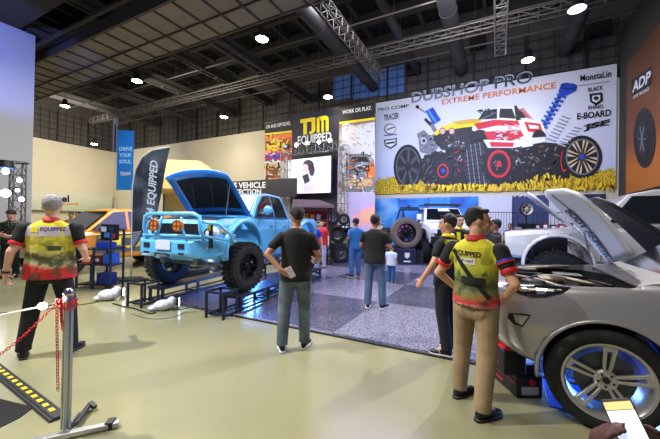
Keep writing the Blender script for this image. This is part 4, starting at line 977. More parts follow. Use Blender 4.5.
r12, j12 = person('dark dressed person with yellow stripes right of the man looking right', gnd(495.5, 6.2), facing(-.6, .3), 1.66, skin_d, hair_k, dk, trou_k, vox=.014)
back_panel(r12, j12, .10, .02, 1.1, 1.38, yel_l, 'cloth_print')
person('dark dressed person standing behind the folding chair', gnd(510, 13.4), facing(-.5, -.6), 1.62, skin_d, hair_k, dk, trou_k, vox=.016)
person('person in dark grey standing by the cloth panels, behind the others', gnd(490, 12.6), facing(.2, -.9), 1.60, skin_d, hair_k, M('charcoal shirt', (44, 44, 52), .8), trou_k, vox=.016)
# ================================================================ VEHICLES
def wheel(parent, c, R, r, w, side=1, style='star', rimmat=None, tread='road', steer=0, spin=0, name='tyre'):
    """tyre with rim, axle along local x; side=+1 shows its outer face to +x"""
    rimmat = rimmat or M('alloy', (170, 172, 176), .25, .95)
    T = Matrix.Translation(V(c)) @ Matrix.Rotation(steer, 4, 'Z'); h = w / 2
    b = MB(); prof = [(r * .97, -h * .88), (r * 1.06, -h * .98), ((R + r) / 2, -h * 1.06), (R * .93, -h * .98), (R * .985, -h * .78), (R, -h * .4), (R, h * .4), (R * .985, h * .78), (R * .93, h * .98), ((R + r) / 2, h * 1.06), (r * 1.06, h * .98), (r * .97, h * .88)]
    b.lathe(prof, (0, 0, 0), (1, 0, 0), 40, close=False)
    if tread == 'mud':
        for i in range(30):
            t = 2 * PI * i / 30; Rm = Matrix.Rotation(t, 3, 'X')
            for q in range(4):
                x = (-.75 + .5 * q) * h; tt = t + (.06 if q % 2 else 0); Rq = Matrix.Rotation(tt, 3, 'X'); b.box(Rq @ V((x, R * 1.01, 0)), (h * .42, R * .055, R * .12), Rq @ Matrix.Rotation(.25 * (1 if q % 2 else -1), 3, 'Y'))
            for sx in (-1, 1): b.box(Rm @ V((sx * h * .99, R * .935, 0)), (h * .14, R * .09, R * .09), Rm)
    else:
        for x in (-.45, -.15, .15, .45): b.torus((x * h, 0, 0), R + .0005, .004, (1, 0, 0), 40, 4)
    b.bm.transform(T); ty = b.build(name, rubber, parent, smooth=tread != 'mud')
    if tread == 'mud': pass
    b = MB(); s = side
    b.lathe([(r * .99, s * h * .93), (r * 1.02, s * h * .99), (r * .95, s * h * .97), (r * .90, s * h * .80), (r * .86, s * h * .1), (r * .86, -s * h * .85), (r * .97, -s * h * .93)], (0, 0, 0), (1, 0, 0), 40, close=False)
    o = s * h
    def rad(t, x, rr, dt=0): return V((x, rr * math.cos(t), rr * math.sin(t)))
    if style == 'star':       # five pairs of spokes with a slot between
        for i in range(5):
            t = 2 * PI * i / 5 + spin
            for e in (-1, 1):
                a = t + e * .30; i0 = t + e * .09
                P = [rad(t + e * .42, o * .58, r * .20), rad(t + e * .10, o * .58, r * .20)]
                def q(rr, ang, wd, xx):
                    ce = V((0, math.cos(t), math.sin(t))); tn = V((0, -math.sin(t), math.cos(t))); return ce * rr + tn * (ang * rr * 1.0 + wd) + V((xx, 0, 0))
                secs = []
                for rr, cw, wd, xx in ((.18, .30, .035, .60), (.45, .17, .042, .74), (.75, .125, .044, .84), (.955, .135, .05, .86)):
                    R_ = rr * r; cc = cw * R_ * e; W = wd * r
                    ce = V((0, math.cos(t), math.sin(t))) * R_; tn = V((0, -math.sin(t), math.cos(t))); X = V((1, 0, 0))
                    secs.append([ce + tn * (cc - W) + X * (o * xx), ce + tn * (cc + W) + X * (o * xx), ce + tn * (cc + W) + X * (o * (xx - .22)), ce + tn * (cc - W) + X * (o * (xx - .22))])
                b.loft(secs)
            ce = V((0, math.cos(t), math.sin(t))); tn = V((0, -math.sin(t), math.cos(t))); X = V((o, 0, 0))
            b.prism([ce * r * .80 - tn * r * .10 + X * .83, ce * r * .80 + tn * r * .10 + X * .83, ce * r * .95 + tn * r * .13 + X * .86, ce * r * .95 - tn * r * .13 + X * .86], X * -.15)
        b.lathe([(r * .27, o * .40), (r * .27, o * .58), (r * .22, o * .66), (r * .12, o * .66), (r * .11, o * .62), (.0, o * .62)], (0, 0, 0), (1, 0, 0), 24, close=False)
    else:
        n = {'ten': 10, 'eight': 8, 'six': 6}[style]
        for i in range(n):
            t = 2 * PI * i / n + spin; ce = V((0, math.cos(t), math.sin(t))); tn = V((0, -math.sin(t), math.cos(t))); X = V((1, 0, 0)); secs = []
            for rr, wd, xx in ((.2, .06, .55), (.6, .05, .62), (.93, .085, .80)):
                R_ = rr * r; W = wd * r * (10 / n) ** .5; secs.append([ce * R_ + tn * -W + X * (o * xx), ce * R_ + tn * W + X * (o * xx), ce * R_ + tn * W + X * (o * (xx - .2)), ce * R_ + tn * -W + X * (o * (xx - .2))])
            b.loft(secs)
        b.lathe([(r * .30, o * .35), (r * .28, o * .60), (r * .18, o * .72), (.0, o * .74)], (0, 0, 0), (1, 0, 0), 20, close=False)
    b.bm.transform(T); rim = b.build('rim', rimmat, ty, smooth=False, bevel=.004, seg=1)
    b = MB()
    for i in range(5):
        t = 2 * PI * i / 5 + spin + .63; b.cyl(rad(t, o * .60, r * .17), rad(t, o * .70, r * .17), r * .032, n=8)
    b.cyl((o * .62, 0, 0), (o * .68, 0, 0), r * .085, n=16); b.bm.transform(T); b.build('hub_cap', blk, ty)
    b = MB(); b.cyl((o * .12, 0, 0), (o * .2, 0, 0), r * .68, n=28); b.cyl((-o * .8, 0, 0), (o * .3, 0, 0), r * .2, n=12); b.bm.transform(T); b.build('brake_disc', M('brake steel', (92, 94, 98), .4, .8), ty)
    return ty
def secrow(y, prof, axis='y'):
    """closed section: prof = half profile (half width, z) from bottom centre to top centre"""
    pts = [V((w, y, z)) for w, z in prof] + [V((-w, y, z)) for w, z in reversed(prof)]
    return pts
def bodyloft(st):
    b = MB(); b.loft([secrow(y, p) for y, p in st]); return b

# ---------------------------------------------------------------- lifted light blue pickup on ramps
bp = M('sky blue paint', (94, 182, 238), .28, coat=.8); bpd = M('blue bar paint', (48, 140, 214), .35, coat=.4)
tc_ = (-2.59, 5.32); pos = R0 * tc_[0] + F0 * tc_[1]; HR = math.radians(7.5)
tk = thing('pickup_truck', 'lifted light blue pickup with open bonnet and bull bar, wheels on black ramps', 'pickup', (pos.x, pos.y, 0), HR)
def lowsec(w, zb, zt, cr=.07): return [(0, zb), (w * .86, zb), (w * .97, zb + .08), (w, zb + .30), (w, zt - .26), (w * .965, zt - .10), (w * .90, zt - .015), (w * .8, zt), (0, zt + .012)]
bb_ = bodyloft([(.12, lowsec(.70, .98, 1.48)), (.22, lowsec(.76, .86, 1.54)), (.45, lowsec(.80, .78, 1.58)), (.9, lowsec(.81, .76, 1.61)), (1.25, lowsec(.815, .76, 1.64)), (2.6, lowsec(.815, .76, 1.64)), (2.62, lowsec(.81, .78, 1.64)), (4.15, lowsec(.81, .86, 1.64)), (4.3, lowsec(.79, .92, 1.62))])
body = bb_.build('body', bp, tk, bevel=.02)
c1 = MB(); c1.cyl((-1.2, .81, 1.0), (1.2, .81, 1.0), .53, n=40); c1 = c1.build('c', None, tk); c2 = MB(); c2.cyl((-1.2, 3.55, 1.0), (1.2, 3.55, 1.0), .52, n=40); c2 = c2.build('c', None, tk)
c3 = MB(); c3.box2((-.64, .26, 1.2), (.64, 1.18, 1.9)); c3 = c3.build('c', None, tk); c4 = MB(); c4.box2((-.70, 2.72, 1.15), (.70, 4.2, 1.9)); c4 = c4.build('c', None, tk)
cut(body, [c1, c2, c3, c4])
for p in body.data.polygons: p.use_smooth = False
# cab upper
b = MB()
b.loft([[V((x, y, z)) for x, y, z in ((-.76, 1.12, 1.60), (.76, 1.12, 1.60), (.60, 1.62, 2.10), (-.60, 1.62, 2.10))],
        [V((x, y, z)) for x, y, z in ((-.79, 1.9, 1.60), (.79, 1.9, 1.60), (.62, 1.9, 2.145), (-.62, 1.9, 2.145))],
        [V((x, y, z)) for x, y, z in ((-.79, 2.66, 1.60), (.79, 2.66, 1.60), (.61, 2.52, 2.12), (-.61, 2.52, 2.12))]])
cabo = b.build('cab', bp, tk, bevel=.05, seg=3)
def sidewin(name, ys, zs, off, mat, s, xb=.79, xt=.618, z0=1.60, z1=2.14):
    """window on the sloping cab side, ys/zs outline"""
    b = MB(); pts = []
    for y, z in zip(ys, zs):
        k = (z - z0) / (z1 - z0); x = xb + (xt - xb) * k + off; pts.append((s * x, y, z))
    b.prism(pts, (s * .006, 0, 0)); return b.build(name, mat, tk)
for s in (-1, 1):
    sidewin('window_surround', [1.22, 1.92, 1.92, 1.66, 1.40], [1.63, 1.63, 2.09, 2.07, 1.86], .002, blk, s); w = sidewin('side_window', [1.30, 1.86, 1.86, 1.68, 1.46], [1.665, 1.665, 2.055, 2.04, 1.87], .010, glass, s)
    sidewin('window_surround', [1.97, 2.50, 2.44, 2.36, 1.97], [1.63, 1.63, 1.95, 2.07, 2.09], .002, blk, s); sidewin('side_window', [2.0, 2.45, 2.40, 2.33, 2.0], [1.665, 1.665, 1.93, 2.04, 2.055], .010, glass, s)
b = MB(); b.prism([(-.66, 1.17, 1.66), (.66, 1.17, 1.66), (.54, 1.585, 2.07), (-.54, 1.585, 2.07)], (0, -.012, .012)); b.build('windscreen', glass, tk)
for s in (-1, 1):
    b = MB(); b.sph((s * .93, 1.42, 1.76), (.10, .06, .095), n=16); b.bar((s * .80, 1.43, 1.70), (s * .90, 1.43, 1.72), .05, .04); b.build('wing_mirror', bp, tk, smooth=True)
    b = MB(); b.box2((s * .812, 1.28, .86), (s * .818, 1.286, 1.62)); b.box2((s * .812, 1.94, .86), (s * .818, 1.946, 1.62)); b.box2((s * .812, 2.52, .9), (s * .818, 2.526, 1.62)); b.build('door_gap', dgrey, tk)
    for y in (1.80, 2.40):
        b = MB(); b.bar((s * .835, y - .10, 1.45), (s * .835, y + .04, 1.45), .02, .035); b.build('door_handle', bp, tk, bevel=.006)
    for yc in (.81, 3.55):    # wide wheel flares
        b = MB(); secs = []
        for i in range(17):
            t = math.radians(-12 + 204 * i / 16); cy, cz = math.cos(t), math.sin(t)
            secs.append([V((s * x, yc + cy * r_, 1.0 + cz * r_)) for x, r_ in ((.80, .50), (.80, .60), (.855, .58), (.875, .55), (.875, .52))])
        b.loft(secs); b.build('wheel_flare', bp, tk, smooth=True)
    b = MB(); b.sph((s * .64, .17, 1.34), (.13, .10, .105), n=16); b.build('headlight', M('headlight glass', (225, 235, 240), .08, coat=.6), tk, smooth=True)
    b = MB(); b.torus((s * .62, .085, 1.34), .062, .014, (0, -1, .0), 18, 6); b.build('headlight_ring', blk, tk)
    b = MB(); b.sph((s * .765, .32, 1.36), (.035, .07, .06), n=12); b.build('turn_signal', M('amber lens', (240, 150, 60), .2), tk, smooth=True)
    b = MB(); b.tube([(s * .83, 1.25, .74), (s * .90, 1.35, .70), (s * .90, 2.5, .70), (s * .83, 2.6, .74)], .035, 8); b.build('side_step', blk, tk, smooth=True)
# badge and stickers on the wing
b = MB(); b.cyl((.812, .33, 1.52), (.818, .33, 1.52), .045, n=20); b.build('round_badge', white, tk)
b = MB(); b.cyl((.812, .40, 1.36), (.824, .40, 1.36), .03, n=12); b.build('marker_light', M('amber lens'), tk)
# engine bay
b = MB(); b.box((0, .75, 1.30), (.5, .5, .28)); b.box((-.38, .45, 1.36), (.22, .2, .2)); b.cyl((.36, .5, 1.35), (.36, .5, 1.52), .1, n=16); b.tube([(-.1, .4, 1.45), (.2, .6, 1.56), (.45, .9, 1.5)], .05, 8); b.box((-.42, .95, 1.42), (.26, .22, .2)); b.tube([(-.6, .3, 1.54), (-.2, .35, 1.57), (.3, .3, 1.56), (.6, .4, 1.55)], .02, 6); b.build('engine', M('engine dark', (44, 48, 54), .5, .5), tk, bevel=.01)
b = MB(); b.box((0, .30, 1.40), (1.2, .05, .16)); b.box((-.1, 1.1, 1.52), (1.1, .05, .1)); b.build('radiator_panel', M('dull blue', (40, 90, 130), .5), tk)
# bonnet, hinged at the windscreen and raised
def bonnet(parent, hinge_y, hz, L, ang, w0, w1, out, inner, name='bonnet', n=10, crown=.05, thick=.025):
    Ry = lambda v: V((v[0], hinge_y - v[1] * math.cos(ang) + v[2] * math.sin(ang), hz + v[1] * math.sin(ang) + v[2] * math.cos(ang)))
    b = MB(); gt = []; gb = []
    for i in range(n + 1):
        t = i / n; rt = []; rb = []
        wv = w0 + (w1 - w0) * t
        for j in range(n + 1):
            u = -1 + 2 * j / n; yy = L * (t - .07 * u * u * t); zc = crown * (1 - u * u) - .10 * max(0, t - .8) * 1.2 - .05 * abs(u) ** 6
            rt.append(b.bm.verts.new(Ry((u * wv, yy, zc)))); rb.append(b.bm.verts.new(Ry((u * wv, yy, zc - thick))))
        gt.append(rt); gb.append(rb)
    for i in range(n):
        for j in range(n):
            b.face([gt[i][j], gt[i + 1][j], gt[i + 1][j + 1], gt[i][j + 1]]); b.face([gb[i][j], gb[i][j + 1], gb[i + 1][j + 1], gb[i + 1][j]])
    for i in range(n):
        b.face([gt[i][0], gb[i][0], gb[i + 1][0], gt[i + 1][0]]); b.face([gt[i][n], gt[i + 1][n], gb[i + 1][n], gb[i][n]])
        b.face([gt[0][i], gt[0][i + 1], gb[0][i + 1], gb[0][i]]); b.face([gt[n][i], gb[n][i], gb[n][i + 1], gt[n][i + 1]])
    o = b.build(name, out, parent, smooth=True)
    q = MB(); g = []
    for i in range(n + 1):
        t = .16 + .68 * i / n; row = []
        for j in range(n + 1):
            u = (-1 + 2 * j / n) * .80; wv = w0 + (w1 - w0) * t; yy = L * (t - .07 * u * u * t); zc = crown * (1 - u * u) - .05 * abs(u) ** 6
            row.append((Ry((u * wv, yy, zc - thick - .012)), Ry((u * wv, yy, zc - thick + .004))))
        g.append(row)
    vs = [[q.bm.verts.new(a) for a, _ in r] for r in g]
    for i in range(n):
        for j in range(n): q.face([vs[i][j], vs[i][j + 1], vs[i + 1][j + 1], vs[i + 1][j]])
    q.build('bonnet_lining', inner, parent, smooth=True)
    return o, Ry
bn_o, RyT = bonnet(tk, 1.18, 1.67, 1.06, math.radians(47), .75, .70, M('bonnet blue', (30, 122, 206), .3, coat=.7), M('bonnet insulation', (26, 24, 26), .85, bump=.6, bscale=10))
b = MB()
for x in (-.35, .1, .45): b.bar(RyT((x - .12, .25, -.045)), RyT((x + .1, .75, -.045)), .012, .012)
b.build('bonnet_brace', M('blue grey', (70, 90, 110), .5), tk)
b = MB(); b.tube([(.60, .55, 1.6), RyT((.6, .75, -.02))], .008, 6); b.build('bonnet_stay', steel, tk)
# grille, bull bar, bumper
b = MB(); b.box((0, .10, 1.36), (.92, .05, .24)); b.build('grille', blk, tk)
b = MB(); b.loft([[V((x, y, z)) for x, z in ((-w, z0), (w, z0), (w, z1), (-w, z1))] for y, w, z0, z1 in ((-.20, .50, .99, 1.20), (-.10, .64, .93, 1.24), (.10, .80, .95, 1.24), (.26, .86, .98, 1.22))]); bump = b.build('bumper', bp, tk, bevel=.03, seg=3)
for x in (-.36, .36):
    for z, w_, h_ in ((1.13, .12, .075), (1.01, .10, .03)): b = MB(); b.box((x, -.206, z), (w_, .015, h_)); b.build('bumper_slot', dblk, tk)
b = MB(); b.box((0, -.215, 1.14), (.30, .012, .15)); b.build('number_plate', M('plate white', (206, 214, 232), .4), tk)
b = MB(); b.tube([(-.15, -.22, .97), (-.10, -.27, 1.01), (.10, -.27, 1.01), (.15, -.22, .97)], .016, 8); b.build('tow_bar', dgrey, tk, smooth=True)
bbar = MB()
bbar.tube([(-.60, -.10, 1.20), (-.58, -.17, 1.40), (-.56, -.17, 1.60), (-.45, -.17, 1.64), (.45, -.17, 1.64), (.56, -.17, 1.60), (.58, -.17, 1.40), (.60, -.10, 1.20)], .032, 10)
bbar.tube([(-.60, -.17, 1.29), (.60, -.17, 1.29)], .026, 10)
for x in (-.22, .22): bbar.tube([(x * 1.5, -.17, 1.20), (x, -.19, 1.45), (x * .9, -.15, 1.64)], .022, 8)
for s in (-1, 1): bbar.tube([(s * .58, -.14, 1.52), (s * .78, .02, 1.48), (s * .86, .22, 1.30), (s * .84, .26, 1.16)], .026, 8); bbar.tube([(s * .60, -.12, 1.30), (s * .84, .2, 1.22)], .022, 8)
bmesh.ops.translate(bbar.bm, vec=(.12, 0, 0), verts=bbar.bm.verts); bbar.build('bull_bar', bp, tk, smooth=True)
for x in (-.19, .29):
    b = MB(); b.cyl((x, -.16, 1.45), (x, -.235, 1.45), .088, n=24); b.build('spot_lamp', M('amber cover', (206, 116, 40), .35, bump=.3, bscale=40), tk, bevel=.01)
    b = MB(); b.torus((x, -.237, 1.45), .086, .008, (0, 1, 0), 24, 6); b.box((x, -.242, 1.45), (.15, .006, .008)); b.box((x, -.242, 1.45), (.008, .006, .15)); b.build('lamp_ring', M('lamp ring', (90, 44, 20), .5), tk)
b = MB(); b.cyl((.66, .0, 1.10), (.66, -.03, 1.10), .05, n=18); b.cyl((-.66, .0, 1.10), (-.66, -.03, 1.10), .05, n=18); b.build('fog_lamp', M('fog lens', (190, 210, 225), .15), tk)
for s in (-1, 1):
    b = MB(); b.box((s * .56, -.12, .965), (.05, .02, .03)); b.build('recovery_hook', yel, tk)
b = MB(); b.box((.74, .02, 1.30), (.05, .05, .40)); b.box((.74, -.012, 1.42), (.06, .02, .10)); b.build('high_lift_jack', blk, tk, bevel=.005)
b = MB(); b.box((.74, -.028, 1.42), (.05, .01, .08)); b.build('jack_label', yel, tk)
# chassis, axle, springs
b = MB(); b.bar((-.36, .1, .86), (-.36, 4.2, .92), .09, .12); b.bar((.36, .1, .86), (.36, 4.2, .92), .09, .12); b.bar((-.4, .5, .86), (.4, .5, .86), .08); b.cyl((-.8, .81, .72), (.8, .81, .72), .05); b.sph((.2, .81, .72), (.17, .15, .15)); b.cyl((-.8, 3.55, .72), (.8, 3.55, .72), .05); b.sph((0, 3.55, .72), (.17, .15, .15)); b.bar((0, .9, .72), (0, 3.4, .74), .06)
b.bar((-.36, .5, .8), (-.8, .8, .70), .05); b.bar((.36, .5, .8), (.8, .8, .70), .05); b.build('chassis', M('chassis grey', (120, 126, 134), .35, .6), tk, bevel=.008)
for s in (-1, 1):
    b = MB(); b.tube([V((s * .55 + .05 * math.cos(i * .7), .83 + .05 * math.sin(i * .7), .78 + i * .0105)) for i in range(50)], .011, 6); b.build('coil_spring', M('spring white', (190, 196, 205), .3, .3), tk, smooth=True)
bkrim = M('black rim', (26, 28, 32), .3, .6)
for s in (-1, 1):
    for yc in (.81, 3.55): wheel(tk, (.82 if s > 0 else -.95, yc, .725), .425, .235, .25, s, 'eight', bkrim, 'mud', steer=(-.12 if yc < 1 else 0))
b = MB(); b.box2((-.72, .68, .8), (-.70, .74, .95)); b.build('brake_hose', redm, tk)
# ramps
rampm = M('ramp black steel', (42, 46, 60), .45, .5)
def to_w(p): return V((pos.x, pos.y, 0)) + Matrix.Rotation(HR, 3, 'Z') @ V(p)
for s, lab in ((-1, 'black steel wheel ramp under the left wheels of the blue pickup, beside the flag base'), (1, 'black steel wheel ramp under the near side wheels of the blue pickup')):
    r = thing('wheel_ramp', lab, 'ramp', to_w((s * .86, 0, 0)), HR, None)
    b = MB(); b.box2((-.18, .40, .235), (.18, 4.1, .283)); b.build('deck', rampm, r, bevel=.005)
    for y in (.45, 1.35, 2.7, 4.05):
        for x in (-.155, .155):
            b = MB(); b.box2((x - .022, y - .022, 0), (x + .022, y + .022, .24)); b.build('leg', rampm, r)
    b = MB()
    for x in (-.155, .155): b.box2((x - .015, .08, .03), (x + .015, 4.05, .06))
    for y in (.08, 1.35, 2.7, 4.05): b.box2((-.155, y - .015, .03), (.155, y + .015, .06))
    b.build('lower_rail', rampm, r)
    b = MB()
    for x in (-.165, .165):
        for y in (.0, .34): b.bar((x, y, 0), (x, y, .42), .032)
        b.bar((x, .0, .41), (x, .34, .41), .032); b.bar((x, .0, .06), (x, .34, .06), .024)
    for y in (.0, .34): b.bar((-.165, y, .41), (.165, y, .41), .032)
    b.build('stop_frame', rampm, r)

# ---------------------------------------------------------------- silver vehicle at the right, bonnet raised
sv = M('silver paint', (178, 176, 178), .26, .45, coat=.8)
sx0 = -.12; ys0, ys1 = 3.10, 4.92; yc0 = (ys0 + ys1) / 2; hw = (ys1 - ys0) / 2
# local frame: nose at y=0, rearwards +y, x to the ... ; rotz=-90 turns +y to world +x
sc_ = thing('silver_car', 'silver pickup style car with raised bonnet and large five spoke alloy wheel', 'car', (sx0, yc0, 0), -PI / 2)
# local x = -(world y - yc0) : near side is +x
def ssec(w, zb, zt, tuck=.04): return [(0, zb), (w * .84, zb), (w * .95, zb + .06), (w * .985, zb + .22), (w * 1.0, zt - .34), (w * .985, zt - .22), (w * .965, zt - .10), (w * .93, zt - .03), (w * .87, zt), (0, zt + .02)]
st = [(0.0, ssec(.50, .62, .97)), (.05, ssec(.66, .55, 1.01)), (.14, ssec(.78, .47, 1.035)), (.30, ssec(.865, .38, 1.05)), (.50, ssec(.90, .34, 1.065)), (.85, ssec(.915, .34, 1.09)), (1.35, ssec(.915, .34, 1.125)), (1.9, ssec(.91, .34, 1.14)), (4.6, ssec(.90, .36, 1.16)), (4.85, ssec(.80, .45, 1.1))]
sb_ = bodyloft(st).build('body', sv, sc_, smooth=True)
sb_.modifiers.new('sub', 'SUBSURF').levels = 2; sb_.modifiers['sub'].render_levels = 2
WYC = .87; WZ = .385
c1 = MB(); c1.cyl((.45, WYC, WZ), (1.1, WYC, WZ), .435, n=64); c1 = c1.build('c', None, sc_); c2 = MB(); c2.cyl((.45, 3.75, WZ), (1.1, 3.75, WZ), .435, n=64); c2 = c2.build('c', None, sc_)
c1b = MB(); c1b.cyl((-.45, WYC, WZ), (-1.1, WYC, WZ), .435, n=48); c1b = c1b.build('c', None, sc_); c2b = MB(); c2b.cyl((-.45, 3.75, WZ), (-1.1, 3.75, WZ), .435, n=48); c2b = c2b.build('c', None, sc_)
c3 = MB(); c3.prism([(-.66, .20, .72), (.66, .20, .72), (.78, .5, .72), (.80, 1.05, .72), (.55, 1.2, .72), (-.55, 1.2, .72), (-.80, 1.05, .72), (-.78, .5, .72)], (0, 0, .8)); c3 = c3.build('c', None, sc_)
cut(sb_, [c1, c2, c1b, c2b, c3])
for p in sb_.data.polygons: p.use_smooth = p.area < .02
for s in (-1, 1):
    b = MB(); secs = []
    for i in range(25):
        t = math.radians(-8 + 196 * i / 24); cy, cz = math.cos(t), math.sin(t)
        secs.append([V((s * x, WYC + cy * r_, WZ + cz * r_)) for x, r_ in ((.885, .43), (.893, .462), (.910, .455), (.9125, .440), (.900, .430))])
    b.loft(secs); b.build('arch_lip', sv, sc_, smooth=True)
    b = MB(); b.loft([[V((s * .60, WYC + math.cos(t) * .434, WZ + math.sin(t) * .434)), V((s * .88, WYC + math.cos(t) * .434, WZ + math.sin(t) * .434)), V((s * .88, WYC + math.cos(t) * .428, WZ + math.sin(t) * .428)), V((s * .60, WYC + math.cos(t) * .428, WZ + math.sin(t) * .428))] for t in [PI * k / 20 for k in range(21)]]); b.build('arch_liner', dblk, sc_)
    wheel(sc_, (s * .80, WYC, .385), .385, .285, .245, s, 'star', M('alloy bright', (196, 194, 192), .30, .75), spin=1.50); wheel(sc_, (s * .80, 3.75, .385), .385, .285, .245, s, 'star', M('alloy bright'), spin=.3)
# greenhouse off to the right
b = MB(); b.loft([[V((x, y, z)) for x, y, z in ((-.74, 1.35, 1.12), (.74, 1.35, 1.12), (.60, 2.1, 1.72), (-.60, 2.1, 1.72))], [V((x, y, z)) for x, y, z in ((-.82, 2.4, 1.13), (.82, 2.4, 1.13), (.64, 2.4, 1.80), (-.64, 2.4, 1.80))], [V((x, y, z)) for x, y, z in ((-.82, 4.6, 1.14), (.82, 4.6, 1.14), (.62, 4.4, 1.76), (-.62, 4.4, 1.76))]]); b.build('cabin', glass, sc_, bevel=.05)
# engine bay contents
b = MB(); PB = [(-.655, .205), (.655, .205), (.77, .5), (.79, 1.04), (.545, 1.19), (-.545, 1.19), (-.79, 1.04), (-.77, .5)]
for (xa, ya), (xb, yb_) in zip(PB, PB[1:] + PB[:1]): b.prism([(xa, ya, .725), (xb, yb_, .725), (xb, yb_, 1.025), (xa, ya, 1.025)], V((-(xa + xb) / 2, .65 - (ya + yb_) / 2, 0)).normalized() * .006)
b.prism([(x, y, .724) for x, y in PB], (0, 0, .006)); b.build('engine_bay_lining', dblk, sc_)
eng = M('engine cover', (30, 29, 28), .5); engl = M('engine metal', (150, 140, 122), .35, .7)
b = MB(); b.box((0, .62, .86), (.62, .5, .22)); b.box((.5, .8, .90), (.26, .2, .16)); b.box((-.55, .85, .92), (.22, .28, .16)); b.box((.1, .24, .90), (1.1, .08, .16)); b.cyl((.38, .45, .9), (.38, .45, 1.03), .09, n=16); b.cyl((-.4, .45, .9), (-.4, .45, 1.05), .1, n=16); b.build('engine', eng, sc_, bevel=.015)
b = MB(); b.tube([(-.60, .3, .96), (-.2, .30, .98), (.15, .5, 1.0), (.5, .75, .98)], .018, 8); b.tube([(.62, .25, .96), (.66, .6, .98), (.62, .95, 1.02)], .012, 6); b.tube([(-.35, .7, .99), (.0, .78, 1.01), (.2, 1.0, 1.0)], .022, 8); b.cyl((.0, .62, .97), (.0, .62, 1.03), .12, n=20); b.tube([(-.72, .3, 1.0), (-.74, .9, 1.06)], .02, 6); b.build('engine_pipe', engl, sc_, smooth=True)
b = MB(); b.tube([(-.3, .3, 1.0), (-.1, .55, 1.03), (.3, .35, 1.0), (.55, .5, 1.02)], .014, 6); b.tube([(.2, .9, 1.04), (.5, 1.0, 1.05)], .014, 6); b.build('hose', blk, sc_, smooth=True)
# cowl and wipers
b = MB(); b.prism([(-.70, 1.10, 1.08), (.70, 1.10, 1.08), (.72, 1.36, 1.14), (-.72, 1.36, 1.14)], (0, 0, .02)); b.build('cowl', M('cowl grey', (120, 120, 122), .4), sc_, bevel=.005)
# the bonnet, underside dressed with a pale sheet and lettering
SV_H = [V((1.18, 4.80, 1.13)), V((1.06, 3.66, 1.32)), dep(575, 187.5, 2.95), dep(541, 190, 4.02)]
def hoodsheet(c0, c1_, c2_, c3_, bulge, thick, n=12, taper=.0):
    """c0,c1 hinge corners; c2,c3 the free edge, returns grid function"""
    N = (c1_ - c0).cross(c3_ - c0).normalized()
    def P(u, v, off=0):
        a = c0.lerp(c1_, u); d = c3_.lerp(c2_, u); p = a.lerp(d, v)
        p = p + N * (bulge * math.sin(PI * v) * (.6 + .4 * math.sin(PI * u)) + off); e = max(0, v - .86) / .14
        cc = (u - .5) * (1 - .45 * e * e) + .5; 
        if e > 0: a = c0.lerp(c1_, cc); d = c3_.lerp(c2_, cc); p = a.lerp(d, v) + N * (bulge * math.sin(PI * v) * .6 + off)
        return p
    b = MB(); g0 = [[b.bm.verts.new(P(i / n, j / n)) for j in range(n + 1)] for i in range(n + 1)]; g1 = [[b.bm.verts.new(P(i / n, j / n, thick)) for j in range(n + 1)] for i in range(n + 1)]
    for i in range(n):
        for j in range(n): b.face([g0[i][j], g0[i + 1][j], g0[i + 1][j + 1], g0[i][j + 1]]); b.face([g1[i][j], g1[i][j + 1], g1[i + 1][j + 1], g1[i + 1][j]])
        b.face([g0[i][0], g1[i][0], g1[i + 1][0], g0[i + 1][0]]); b.face([g0[i][n], g0[i + 1][n], g1[i + 1][n], g1[i][n]])
        b.face([g0[0][i], g0[0][i + 1], g1[0][i + 1], g1[0][i]]); b.face([g0[n][i], g1[n][i], g1[n][i + 1], g0[n][i + 1]])
    return b, P, N
b, HP, HN = hoodsheet(*SV_H, -.05, .03)
hood_o = wparent(b.build('bonnet', M('bonnet silver', (228, 230, 237), .5), None, smooth=True), sc_)
sgn_ = -1 if HN.dot(CO - SV_H[0]) < 0 else 1
b = MB()
for (u0, u1) in ((.30, .34),):
    vs = [[b.bm.verts.new(HP(u0 + (u1 - u0) * i, .03 + .93 * j / 12, (.036 if sgn_ > 0 else -.006))) for j in range(13)] for i in range(2)]
    for j in range(12): b.face([vs[0][j], vs[1][j], vs[1][j + 1], vs[0][j + 1]])
wparent(b.build('bonnet_crease', M('crease grey', (120, 122, 130), .5), None), sc_)
me = text_mesh('BODY ARMOR', .045); off_ = .044 if sgn_ > 0 else -.014
for v in me.vertices:
    t, u = v.co.x, v.co.y; v.co = HP(.17 + u * .21, .70 - .64 * t, off_)
me.materials.clear(); me.materials.append(blk); tx = bpy.data.objects.new('lettering', me); COL.objects.link(tx); wparent(tx, sc_)
b = MB(); b.tube([V((1.0, 4.7, 1.05)), HP(.08, .45, 0)], .009, 6); wparent(b.build('bonnet_stay', steel, None), sc_)
bpy.context.view_layer.update()
hl = M('headlamp clear', (24, 26, 30), .06, 0, coat=1)
skin_patch([sb_], [(506, 281), (520, 283.5), (540, 285.5), (560, 287), (571, 288), (562, 293.5), (545, 297.5), (530, 297.5), (514, 292), (507, 287)], hl, 'headlight', sc_, .008)
skin_patch([sb_], [(515, 285.5), (525, 287), (531, 292), (521, 291.5)], M('lamp reflector', (190, 195, 205), .1, .8), 'headlight_reflector', sc_, .012, 2)
skin_patch([sb_], [(536, 288.5), (548, 289.5), (545, 294.5), (537, 294.5)], M('lamp reflector'), 'headlight_reflector', sc_, .012, 2)
skin_patch([sb_], [(509, 313), (522, 313.5), (531, 315), (523, 327), (514, 324), (508, 318)], dblk, 'fog_lamp_recess', sc_, .006, 2)
skin_patch([sb_], [(514, 314.5), (529, 316), (522.5, 325), (516, 322)], M('fog glass', (190, 184, 176), .12, .3, coat=.8), 'fog_lamp', sc_, .012, 2)
